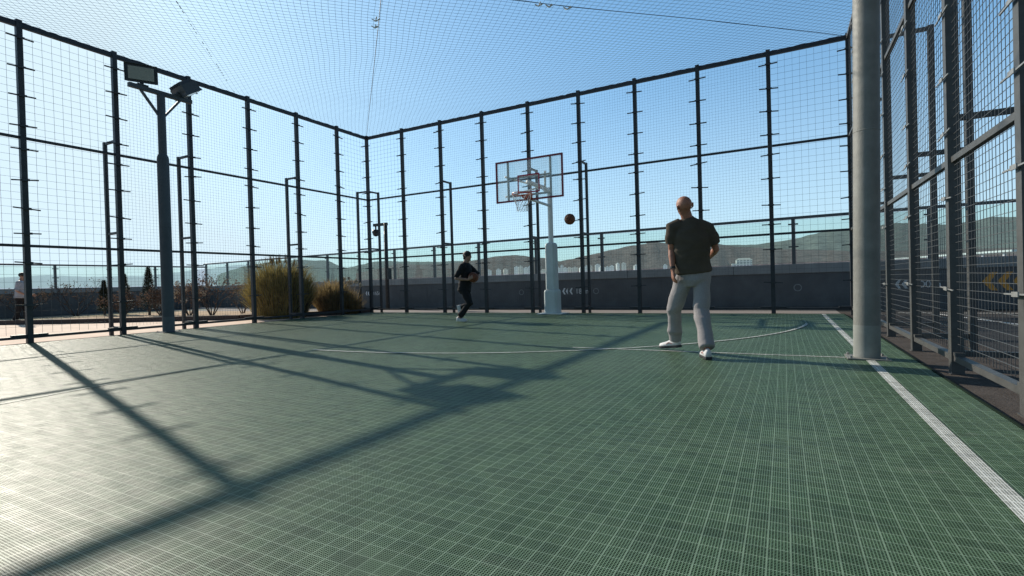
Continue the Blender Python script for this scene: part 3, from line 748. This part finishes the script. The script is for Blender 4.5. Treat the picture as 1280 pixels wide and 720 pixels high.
marks(pb, A0, -3.42, '165m', .60, .20)
marks(pb, A0, 14.96, '200m', .57, .215)
b = MB()
for k in range(4): chev(b, k*.262, 0, .42, .27, .36)
put(b, 'amber_chevrons', M['mark2'], pb, put_x(16.72), .60)
# left wall: faint chevrons (local x runs along +Y, wall faces +X)
b = MB()
for k in range(3): chev(b, k*.27, 0, .42, .26)
put(b, 'chevrons', mat('faded_chevron',(.16,.15,.16),.7), pl, 26.2, .64)

# ------------------------------------------------------------------ camera pole, kerb, plants
cc = thing('camera_pole', 'slim dark pole with a dome security camera hanging from its arm', 'camera pole', (-1.36,2.35,G0))
b = MB(); b.tube([(0,0,0),(0,0,3.45)], .075, 14); b.build('mast', M['metal'], cc, smooth=True)
b = MB(); b.box((-.62,-.045,3.36), (.09,.045,3.47)); b.build('arm', M['metal'], cc)
b = MB(); b.tube([(-.52,0,3.36),(-.52,0,3.22)], .03, 8); b.tube([(-.52,0,3.22),(-.52,0,3.10)], [.13,.15], 16); b.ball((-.52,0,3.08), .13, 16, 10); b.build('dome_camera', M['camdark'], cc, smooth=True)
b = MB(); b.box((.076,-.10,1.2), (.16,.10,1.65)); b.build('junction_box', M['metal'], cc)

kb = MB(); path = [(-16.2,-8.75),(-10.16,-6.46),(-6.98,-5.35),(-4.75,-4.25),(-2.34,-3.3),(-.65,-1.0),(-.62,.5)]
for p, q in zip(path[:-1], path[1:]): kb.beam((*p,G0+.075), (*q,G0+.075), .12, .16)
tag(kb.build('kerb', M['timber']), 'dark timber kerb edging the planting bed outside the left fence', 'kerb')

def blades(b, c, rad, h, n_, seed, wd=.012, lean=.5, hmin=.55, curl=.35):
    r_ = random.Random(seed)
    for _ in range(n_):
        a = r_.uniform(0,6.28); q = rad*.62*math.sqrt(r_.random()); hh = h*r_.uniform(hmin,1)*math.sqrt(1-.72*(q/(rad*.64))**2)
        o = V((c[0]+q*1.35*math.cos(a), c[1]+q*1.35*math.sin(a), c[2])); a2 = a+r_.gauss(0,.5)
        ln = lean*rad*r_.uniform(.2,1.35); d = V((math.cos(a2),math.sin(a2),0)); s_ = V((-d.y,d.x,0)); s_.rotate(Matrix.Rotation(r_.uniform(-1.2,1.2),3,'Z')); s_ *= wd*r_.uniform(.6,1.4)
        p1 = o+d*ln*.30+V((0,0,hh*.5)); p2 = o+d*ln*.72+V((0,0,hh*.86)); p3 = o+d*ln*(1+curl*r_.random())+V((0,0,hh*r_.uniform(.88,1.0)))
        b.add([o-s_*.5,o+s_*.5,p1+s_*.5,p1-s_*.5,p2+s_*.35,p2-s_*.35,p3], [(0,1,2,3),(3,2,4,5),(5,4,6)])
bu = thing('ornamental_grass', 'large rounded golden grass clump behind the left fence', 'ornamental grass', (-1.55,-2.42,G0), 'ornamental grasses')
b = MB(); blades(b, (0,0,0), .86, 2.05, 5600, 1, .017, .62, .5); b.build('blades', M['drygrass'], bu)
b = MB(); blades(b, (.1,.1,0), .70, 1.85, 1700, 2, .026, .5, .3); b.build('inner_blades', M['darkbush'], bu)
b = MB(); r_ = random.Random(9)
for _ in range(60):
    a = r_.uniform(0,6.28); q = r_.uniform(.2,.75); b.tube([(q*math.cos(a)*.9,q*math.sin(a)*.9,1.85-q*.35),(q*math.cos(a),q*math.sin(a),2.15-q*.45)], [.012,.004], 5)
b.build('plume', M['drygrass2'], bu)
bu = thing('ornamental_grass', 'smaller brown grass clump with pale plumes beside the golden clump', 'ornamental grass', (-1.08,-.72,G0), 'ornamental grasses')
b = MB(); blades(b, (0,0,0), .52, 1.40, 2800, 3, .016, .75, .45); b.build('blades', M['drygrass2'], bu)
b = MB(); blades(b, (.30,.36,0), .40, 1.0, 1100, 6, .015, .9, .3); b.build('side_blades', M['drygrass2'], bu)
for k, (x, y, z, s_) in enumerate(((.22,.30,1.22,.12),(.36,.44,1.10,.15),(.55,.55,1.12,.13),(.66,.66,1.00,.10),(.1,.3,1.30,.09),(.42,.36,1.24,.08))):
    b = MB(); r_ = random.Random(40+k)
    b.tube([(x*.8,y*.8,.2),(x,y,z)], .006, 5)
    for _ in range(90):
        v = V((r_.gauss(0,1),r_.gauss(0,1),r_.gauss(0,1.2))).normalized()*s_*r_.uniform(.3,1); b.tube([(x+v.x*.3,y+v.y*.3,z+v.z*.3),(x+v.x,y+v.y,z+v.z)], [.012,.005], 4)
    b.build('plume', M['plume'], bu)

def twiggy(name, label, loc, h, spread, n_, seed, leafm=None, leaves=0, group=None, blooms=0):
    t_ = thing(name, label, 'shrub', loc, group); r_ = random.Random(seed); b = MB(); tips = []
    def grow(p, d, L_, rad, dep):
        q = p+d*L_; mid = p+d*L_*.5+V((r_.gauss(0,.04),r_.gauss(0,.04),0))*L_
        b.tube([p, mid, q], [rad, rad*.85, rad*.65], 5); tips.append(q)
        if dep == 0: return
        for _ in range(r_.choice((2,3,3))):
            e = (d+V((r_.gauss(0,.55),r_.gauss(0,.55),r_.gauss(.15,.3)))).normalized(); grow(q, e, L_*r_.uniform(.55,.8), rad*.62, dep-1)
    for k in range(n_):
        a = 6.28*k/n_+r_.uniform(-.4,.4); d = V((math.cos(a)*spread,math.sin(a)*spread,1)).normalized()
        grow(V((.05*math.cos(a),.05*math.sin(a),0)), d, h*.36*r_.uniform(.8,1.15), .022, 3)
    b.build('branches', M['bark'], t_)
    if leaves:
        b = MB()
        for _ in range(leaves):
            p = r_.choice(tips)+V((r_.gauss(0,.07),r_.gauss(0,.07),r_.gauss(0,.07))); s_ = r_.uniform(.02,.05)
            u = V((r_.gauss(0,1),r_.gauss(0,1),r_.gauss(0,1))).normalized(); v = u.orthogonal().normalized()
            b.add([p-u*s_, p+v*s_*.5, p+u*s_, p-v*s_*.5], [(0,1,2,3)])
        b.build('leaves', leafm, t_)
    if blooms:
        b = MB()
        for _ in range(blooms):
            p = r_.choice(tips); s_ = r_.uniform(.07,.12)
            for _ in range(60):
                v = V((r_.gauss(0,1),r_.gauss(0,1),r_.gauss(0,1))).normalized()*s_; u = v.orthogonal().normalized()*.025; w_ = v.cross(u).normalized()*.025
                b.add([p+v-u, p+v+w_, p+v+u, p+v-w_], [(0,1,2,3)])
        b.build('flower_heads', M['plume'], t_)
    return t_
gsh = 'bare winter shrubs in the planting bed'
twiggy('bare_shrub', 'bare branching winter shrub just right of the left floodlight pole base', (-6.52,-1.62,G0), 1.9, .55, 7, 11, M['drybush'], 500, gsh)
twiggy('bare_shrub', 'sparse bare shrub leaning beside the golden grass', (-6.4,-.45,G0), 1.5, .6, 4, 12, M['drybush'], 120, gsh)
twiggy('flowering_shrub', 'dry shrub with pale faded flower heads behind the second fence brace', (-7.83,-1.7,G0), 1.35, .45, 6, 13, M['drybush'], 500, gsh, 16)
twiggy('bare_shrub', 'brown leafy shrub just left of the left floodlight pole', (-9.4,-1.9,G0), 1.25, .6, 7, 14, M['drybush'], 1100, gsh)
twiggy('bare_shrub', 'low brown thicket right of the leftmost conifers', (-11.9,-2.1,G0), 1.1, .7, 8, 15, M['drybush'], 1100, gsh)
twiggy('bare_shrub', 'bare spreading shrub right of the strolling person', (-14.69,-2.63,G0), 1.9, .8, 6, 16, M['drybush'], 350, gsh)
twiggy('bare_shrub', 'low bare shrub close behind the strolling person', (-15.3,-4.2,G0), 1.5, .8, 6, 17, M['drybush'], 350, gsh)
def conifer(label, loc, h, rad, seed):
    t_ = thing('conifer', label, 'conifer', loc, 'small conifers in the planting bed'); r_ = random.Random(seed)
    b = MB(); b.tube([(0,0,0),(.01,0,h*.5),(0,.01,h)], [.05,.03,.006], 7); b.build('trunk', M['bark'], t_)
    b = MB()
    for _ in range(2600):
        u = r_.random()**.8; z = h*(.12+.88*u); rr = rad*(1-u)**.8*(.75+.35*noise.noise(V((u*7,seed,0))))*math.sqrt(r_.uniform(.15,1)); a = r_.uniform(0,6.28)
        p = V((rr*math.cos(a),rr*math.sin(a),z)); d = V((math.cos(a),math.sin(a),r_.uniform(.2,1.3))).normalized()*r_.uniform(.05,.13); s_ = V((-d.y,d.x,r_.gauss(0,.03))).normalized()*.018
        b.add([p-s_, p+s_, p+d], [(0,1,2)])
    b.build('foliage', M['conifer'], t_); return t_
conifer('pointed dark conifer just left of the left floodlight pole', (-10.38,-1.85,G0), 1.95, .48, 1)
conifer('slim dark conifer behind the second fence post, taller of its pair', (-12.6,-1.7,G0), 1.75, .42, 2)
conifer('short dark conifer left of the taller one of its pair', (-13.57,-2.04,G0), 1.5, .36, 3)

# ------------------------------------------------------------------ people
def remesh(b, name, mat_, parent, vox, smooth=3, wrinkle=0, wscale=9, seed=0, fold=1.5):
    me = b.mesh(name); o = bpy.data.objects.new(name, me); COL.objects.link(o)
    m1 = o.modifiers.new('r', 'REMESH'); m1.mode = 'VOXEL'; m1.voxel_size = vox; m1.use_smooth_shade = True
    m2 = o.modifiers.new('s', 'SMOOTH'); m2.factor = .5; m2.iterations = smooth
    dg = bpy.context.evaluated_depsgraph_get(); dg.update()
    me2 = bpy.data.meshes.new_from_object(o.evaluated_get(dg)); COL.objects.unlink(o); bpy.data.objects.remove(o)
    if wrinkle:
        me2.update(); nn = [v.normal.copy() for v in me2.vertices]
        for v, n__ in zip(me2.vertices, nn):
            p = v.co; q = V((p.x*wscale*.55, p.y*wscale*.55, p.z*wscale*fold+seed))
            a = noise.noise(q); c = 1-abs(noise.noise(q*.55+V((3.3,1.2,seed))))*2.4
            v.co = p+n__*wrinkle*(a*.5+max(0, c)*.8-.3)
    for p in me2.polygons: p.use_smooth = True
    me2.name = name; me2.materials.clear(); me2.materials.append(mat_)
    o2 = bpy.data.objects.new(name, me2); COL.objects.link(o2)
    if parent is not None: o2.parent = parent
    return o2

def hand(b, wr, d, palm, thumb, curl=.35, sc=1.0, spread=.10):
    """wrist, direction along the hand, direction the palm faces, direction of the thumb side"""
    wr, d, palm = V(wr), V(d).normalized(), V(palm); palm = (palm-d*palm.dot(d)).normalized()
    th = V(thumb); th = (th-d*th.dot(d)-palm*th.dot(palm)).normalized()
    k = wr+d*.088*sc
    b.tube([wr-d*.01, wr+d*.03*sc, k-d*.01*sc, k+d*.006*sc], [(.026*sc,.019*sc),(.036*sc,.017*sc),(.041*sc,.015*sc),(.036*sc,.012*sc)], 12, side=th, dome=True)
    for i, (off, ln) in enumerate(((.031,.072),(.011,.082),(-.010,.076),(-.030,.060))):
        p = wr+d*.080*sc+th*off*sc; dd = (d+th*spread*(1.5-i)*.6).normalized(); pts = [p]; ang = 0
        for seg in (.45,.32,.25):
            ang += curl*(1 if seg != .45 else .6)
            v = dd*math.cos(ang)+palm*math.sin(ang); pts.append(pts[-1]+v*ln*seg*sc)
        b.tube(pts, [.0098*sc,.0092*sc,.0085*sc,.0072*sc], 8, dome=True)
    p = wr+d*.028*sc+th*.024*sc; t1 = (th*.75+d*.65+palm*.25).normalized(); t2 = (d*.9+th*.25+palm*.35).normalized()
    b.tube([p, p+t1*.034*sc, p+t1*.034*sc+t2*.030*sc, p+t1*.034*sc+t2*.052*sc], [.0135*sc,.0115*sc,.010*sc,.008*sc], 8, dome=True)

def head(b, c, fwd, up, sc=1.0):
    f_, u_ = V(fwd).normalized(), V(up).normalized(); u_ = (u_-f_*u_.dot(f_)).normalized(); s_ = f_.cross(u_)
    rot = Matrix((s_, f_, u_)).transposed()
    P = lambda x, y, z: V(c)+(s_*x+f_*y+u_*z)*sc
    b.ball(P(0,-.012,.028), V((.077,.094,.085))*sc, 24, 16, rot)       # skull
    b.ball(P(0,.012,-.02), V((.066,.075,.085))*sc, 20, 14, rot)        # face
    b.ball(P(0,.030,-.072), V((.046,.048,.042))*sc, 16, 10, rot)       # jaw
    b.ball(P(0,.068,-.092), V((.022,.018,.018))*sc, 12, 8, rot)        # chin
    b.tube([P(0,.080,.012), P(0,.100,-.022), P(0,.090,-.034)], [.010*sc,.015*sc,.012*sc], 8, dome=True)   # nose
    b.tube([P(-.040,.074,.020), P(0,.084,.022), P(.040,.074,.020)], .009*sc, 8, dome=True)                # brow
    for e in (-1,1):
        b.tube([P(e*.074,-.010,.026), P(e*.093,-.026,.016), P(e*.090,-.020,-.018), P(e*.076,-.006,-.034)], [(.012*sc,.006*sc),(.015*sc,.008*sc),(.012*sc,.007*sc),(.008*sc,.005*sc)], 8, dome=True)
    return P, rot

def face_parts(P, parent, sc=1.0):
    for e in (-1,1):
        b = MB(); b.ball(P(e*.030,.0795,.004), .0095*sc, 10, 8); b.build('eye', M['eye'], parent, smooth=True)
    b = MB(); b.tube([P(-.022,.0775,-.056), P(0,.0835,-.055), P(.022,.0775,-.056)], [.003*sc,.006*sc,.003*sc], 6, dome=True); b.build('mouth', M['lip'], parent, smooth=True)

def shoe(parent, heel, toe, up, mats, sc=1.0, stripe=None):
    heel, toe = V(heel), V(toe); d = (toe-heel).normalized(); u_ = V(up); u_ = (u_-d*u_.dot(d)).normalized(); s_ = d.cross(u_); L_ = (toe-heel).length
    P = lambda x, y, z: heel+d*x*L_+s_*y*sc+u_*z*sc
    b = MB(); rings = []
    prof = [(0,.026,.075),(.10,.036,.095),(.25,.037,.098),(.42,.040,.080),(.60,.046,.062),(.80,.048,.052),(.93,.038,.044),(1.0,.018,.034)]
    for x, hw, ht in prof:
        rings.append([P(x,-hw,.022),P(x,-hw*.98,.022+ht*.35),P(x,-hw*.75,.022+ht*.72),P(x,-hw*.35,.022+ht*.95),P(x,hw*.35,.022+ht*.95),P(x,hw*.75,.022+ht*.72),P(x,hw*.98,.022+ht*.35),P(x,hw,.022)])
    loft(b, rings); o = b.build('shoe', mats[0], parent, smooth=True)
    b = MB(); rings = []
    for x, hw, ht in [(-.02,.030,0),(.10,.040,0),(.28,.040,0),(.45,.041,0),(.65,.050,0),(.82,.051,0),(.94,.041,.004),(1.02,.020,.010)]:
        rings.append([P(x,-hw,ht),P(x,hw,ht),P(x,hw*1.02,.030),P(x,-hw*1.02,.030)])
    loft(b, rings); b.build('sole', mats[1], o, bevel=.004)
    if stripe:
        for e in (-1,1):
            b = MB(); b.tube([P(.30,e*.0385,.05),P(.45,e*.0405,.068),P(.58,e*.043,.048)], .006*sc, 6); b.build('stripe', stripe, o)
    return o
def lerp(a, c, u): return V(a)*(1-u)+V(c)*u

def person(label, J, fwd, hfwd, mats, vox=.009, sc=1.0, hands=None, loose=1.0, group=None, hem=-.06, crop=None):
    """body as one surface with clothing as children; J holds the joints of the pose"""
    J = {k: V(v) for k, v in J.items()}
    base = V((J['pelvis'].x, J['pelvis'].y, 0))
    t_ = thing('person', label, 'person', (0,0,0), group)
    t_.location = base
    J = {k: v-base for k, v in J.items()}
    fwd = V(fwd).normalized(); side = (J['hipR']-J['hipL']); side.z = 0; side.normalize()
    ssh = (J['shR']-J['shL']).normalized()
    b = MB()
    up = (J['head']-J['neck']).normalized()
    # torso, neck
    b.tube([J['pelvis']-V((0,0,.06))*sc, J['pelvis']+V((0,0,.04))*sc, lerp(J['pelvis'],J['chest'],.5), J['chest'], lerp(J['chest'],J['neck'],.6), J['neck']-up*.03], [(.122,.08),(.125,.085),(.120,.085),(.15,.10),(.14,.085),(.07,.06)], 20, side=ssh, dome=True)
    b.tube([J['neck']-up*.05, lerp(J['neck'],J['head'],.55)], [(.066,.068),(.060,.064)], 14, side=ssh, dome=True)
    P, rot = head(b, J['head'], hfwd, up+V((0,0,.6)), sc)
    for s_ in 'LR':
        b.tube([lerp(J['neck'],J['sh'+s_],.55), J['sh'+s_], lerp(J['sh'+s_],J['el'+s_],.35), lerp(J['sh'+s_],J['el'+s_],.8), J['el'+s_], lerp(J['el'+s_],J['wr'+s_],.3), J['wr'+s_]], [.05,.052,.048,.040,.038,.040,.025], 14, dome=True)
        b.tube([J['hip'+s_]+V((0,0,.03)), lerp(J['hip'+s_],J['kn'+s_],.4), J['kn'+s_], lerp(J['kn'+s_],J['an'+s_],.35), J['an'+s_]], [.070,.062,.046,.048,.032], 14, dome=True)
        ft = J['toe'+s_]-J['an'+s_]; b.tube([J['an'+s_], J['an'+s_]+ft*.75], [.034,.028], 10, dome=True)
        hd = hands[s_]; hand(b, J['wr'+s_], *hd, sc=sc)
    body = remesh(b, 'body', mats['skin'], t_, vox, 2)
    face_parts(P, t_, sc)
    # shirt
    b = MB(); nk = J['neck']
    hp = J['pelvis']+V((0,0,hem))
    tw = mats.get('tw', 1.0)
    b.tube([hp, lerp(hp,J['chest'],.25), lerp(hp,J['chest'],.6), J['chest'], lerp(J['chest'],nk,.5), lerp(J['chest'],nk,.85), nk+up*.005], [(.200*tw,.155),(.195*tw,.148),(.197*tw,.138),(.205*tw,.135),(.185*tw,.118),(.12*tw,.09),(.072,.072)], 24, side=ssh)
    for s_ in 'LR':
        sl_ = mats.get('sleeve', .72)
        b.tube([lerp(nk,J['sh'+s_],.45)-V((0,0,.03)), J['sh'+s_]-V((0,0,.012)), lerp(J['sh'+s_],J['el'+s_],.4), lerp(J['sh'+s_],J['el'+s_],sl_)], [.080,.075,.074*loose,.072*loose], 16)
    remesh(b, 'shirt', mats['shirt'], t_, vox*1.1, 8, .014, 8, 1.3)
    b = MB(); b.tube([nk-up*.012, nk+up*.012], [(.078,.078),(.072,.072)], 20, side=ssh); b.build('collar', mats['shirt'], t_, smooth=True)
    # trousers
    b = MB()
    b.tube([J['pelvis']+V((0,0,.085)), J['pelvis']+V((0,0,.02)), lerp(J['hipL'],J['hipR'],.5)-V((0,0,.05)), lerp(J['hipL'],J['hipR'],.5)-V((0,0,.12))], [(.172*tw,.125),(.182*tw,.135),(.184*tw,.138),(.12,.10)], 22, side=side)
    for s_ in 'LR':
        an = J['an'+s_]; kn = J['kn'+s_]; hpj = J['hip'+s_]
        b.tube([hpj+V((0,0,.01)), lerp(hpj,kn,.45), kn, lerp(kn,an,.4), lerp(kn,an,.8), an+(kn-an).normalized()*.03], [max(.098*loose,.092),max(.096*loose,.084),.084*loose,.084*loose,.080*loose,.076*loose], 16)
    remesh(b, 'trousers', mats['trousers'], t_, vox*1.1, 4, .015, 7.5, 4.7, 1.25)
    return t_, J, P, base, rot

# --- man seen from behind
J = dict(head=(11.698,-7.384,1.668), neck=(11.72,-7.328,1.535), chest=(11.752,-7.312,1.300), pelvis=(11.762,-7.255,.95),
         shL=(11.560,-7.400,1.448), elL=(11.545,-7.352,1.195), wrL=(11.565,-7.42,.965),
         shR=(11.935,-7.240,1.428), elR=(11.995,-7.155,1.185), wrR=(11.90,-6.93,1.11),
         hipL=(11.678,-7.275,.90), knL=(11.525,-7.172,.52), anL=(11.498,-7.01,.10), toeL=(11.36,-6.93,.02),
         hipR=(11.850,-7.230,.89), knR=(11.845,-7.320,.50), anR=(11.935,-7.60,.095), toeR=(11.90,-7.42,.02))
mt = dict(skin=M['skin'], shirt=M['tee'], trousers=M['sweat'], tw=1.0, sleeve=.74)
hands = dict(L=((.06,-.10,-1),(.9,.5,0),(-.3,.9,0),.45), R=((-.45,.85,.15),(-.7,-.5,-.3),(-.2,.3,.9),.5))
man, JJ, P, base, rot = person('bald man seen from behind in charcoal tee and grey sweatpants', J, (-.47,.88,0), (-.62,.78,.03), mt, .008, 1.04, hands, 1.0, hem=-.015)
wl = JJ['wrL']; wd_ = (JJ['elL']-JJ['wrL']).normalized()
b = MB(); b.tube([wl+wd_*.012, wl+wd_*.036], .033, 18); b.build('wristwatch', M['sole'], man, smooth=False)
q = lambda x, y, z: V((x,y,z))-base
shoe(man, q(11.560,-7.045,.045), q(11.305,-6.945,.012), (-.12,.05,1), (M['shoe'],M['sole']), 1.0, M['pinkmark'])
shoe(man, q(11.955,-7.665,.004), q(11.865,-7.405,.004), (0,0,1), (M['shoe'],M['sole']), 1.0, M['pinkmark'])

# --- young player running to the right with a ball
J = dict(head=(6.125,-3.247,1.520), neck=(6.075,-3.262,1.370), chest=(6.085,-3.265,1.130), pelvis=(6.03,-3.294,.80),
         shL=(6.035,-3.08,1.305), elL=(6.270,-3.01,1.075), wrL=(6.345,-3.19,.990),
         shR=(6.100,-3.455,1.300), elR=(5.985,-3.56,1.010), wrR=(6.265,-3.475,.975),
         hipL=(6.000,-3.205,.76), knL=(6.13,-3.20,.40), anL=(5.89,-3.26,.315), toeL=(5.85,-3.26,.18),
         hipR=(6.065,-3.380,.76), knR=(6.205,-3.36,.425), anR=(5.985,-3.47,.105), toeR=(6.13,-3.45,.02))
mt = dict(skin=M['skin2'], shirt=M['black'], trousers=M['black'], tw=.92, sleeve=.93)
hands = dict(L=((.25,-.75,.25),(-.45,-.6,-.1),(.1,.1,1),.55), R=((.75,.12,.42),(-.45,.85,.1),(-.4,-.1,.9),.42))
yg, JJ, P, base, rot = person('young player in black running with a basketball near the hoop', J, (.85,.15,0), (.93,.05,.02), mt, .009, .97, hands, .86, hem=-.10)
hb = MB(); hb.ball(P(0,-.018,.045), (.088,.104,.088), 22, 14, rot); hb.ball(P(0,.035,.085), (.070,.045,.034), 16, 10, rot); hb.ball(P(0,-.06,-.01), (.075,.055,.07), 16, 10, rot)
remesh(hb, 'hair', M['hair'], yg, .008, 2, .012, 28, 2.0)
q = lambda x, y, z: V((x,y,z))-base
shoe(yg, q(5.925,-3.485,.020), q(6.165,-3.43,.004), (-.1,0,1), (M['shoe'],M['soleW']), .95)
shoe(yg, q(5.815,-3.285,.375), q(5.865,-3.26,.135), (1,.1,.3), (M['shoe'],M['soleW']), .95)
ball((6.318,-3.335,1.028), 'basketball held at the waist by the young player in black', (.2,.9,.4))

# --- strolling person beyond the left fence
O = V((-9.74,-6.04,0)); d = V((.62,.78,0)).normalized()
def jj(f_, s_, z): p = O+d*f_+V((d.y,-d.x,0))*s_; return (p.x, p.y, z+G0)
J = dict(head=jj(.06,0,1.60), neck=jj(.02,0,1.45), chest=jj(0,0,1.22), pelvis=jj(-.02,0,.93),
         shL=jj(.01,-.19,1.39), elL=jj(.02,-.25,1.12), wrL=jj(.20,-.20,.98), shR=jj(.01,.19,1.39), elR=jj(-.02,.25,1.12), wrR=jj(.18,.20,.98),
         hipL=jj(-.02,-.085,.88), knL=jj(.06,-.09,.48), anL=jj(.10,-.09,.09), toeL=jj(.25,-.09,.02), hipR=jj(-.02,.085,.88), knR=jj(-.04,.09,.48), anR=jj(-.16,.09,.10), toeR=jj(-.02,.09,.02))
mt = dict(skin=M['skin2'], shirt=M['jacket'], trousers=M['black'], tw=1.05, sleeve=1.0)
hv = (d.x, d.y, -.5); hands = dict(L=(hv,(d.y,-d.x,0),(0,0,1),.4), R=(hv,(-d.y,d.x,0),(0,0,1),.4))
wk, JJ, P, base, rot = person('stroller in pale grey jacket half hidden behind the leftmost fence post', J, d, d, mt, .011, .97, hands, .85, hem=-.05)
hb = MB(); hb.ball(P(0,-.014,.045), (.088,.104,.085), 20, 12, rot); remesh(hb, 'hair', M['hair'], wk, .01, 2)
for s_ in 'LR':
    a_ = JJ['an'+s_]; shoe(wk, (a_.x-d.x*.07, a_.y-d.y*.07, G0), (a_.x+d.x*.19, a_.y+d.y*.19, G0), (0,0,1), (M['sole'],M['soleW']), 1.0)
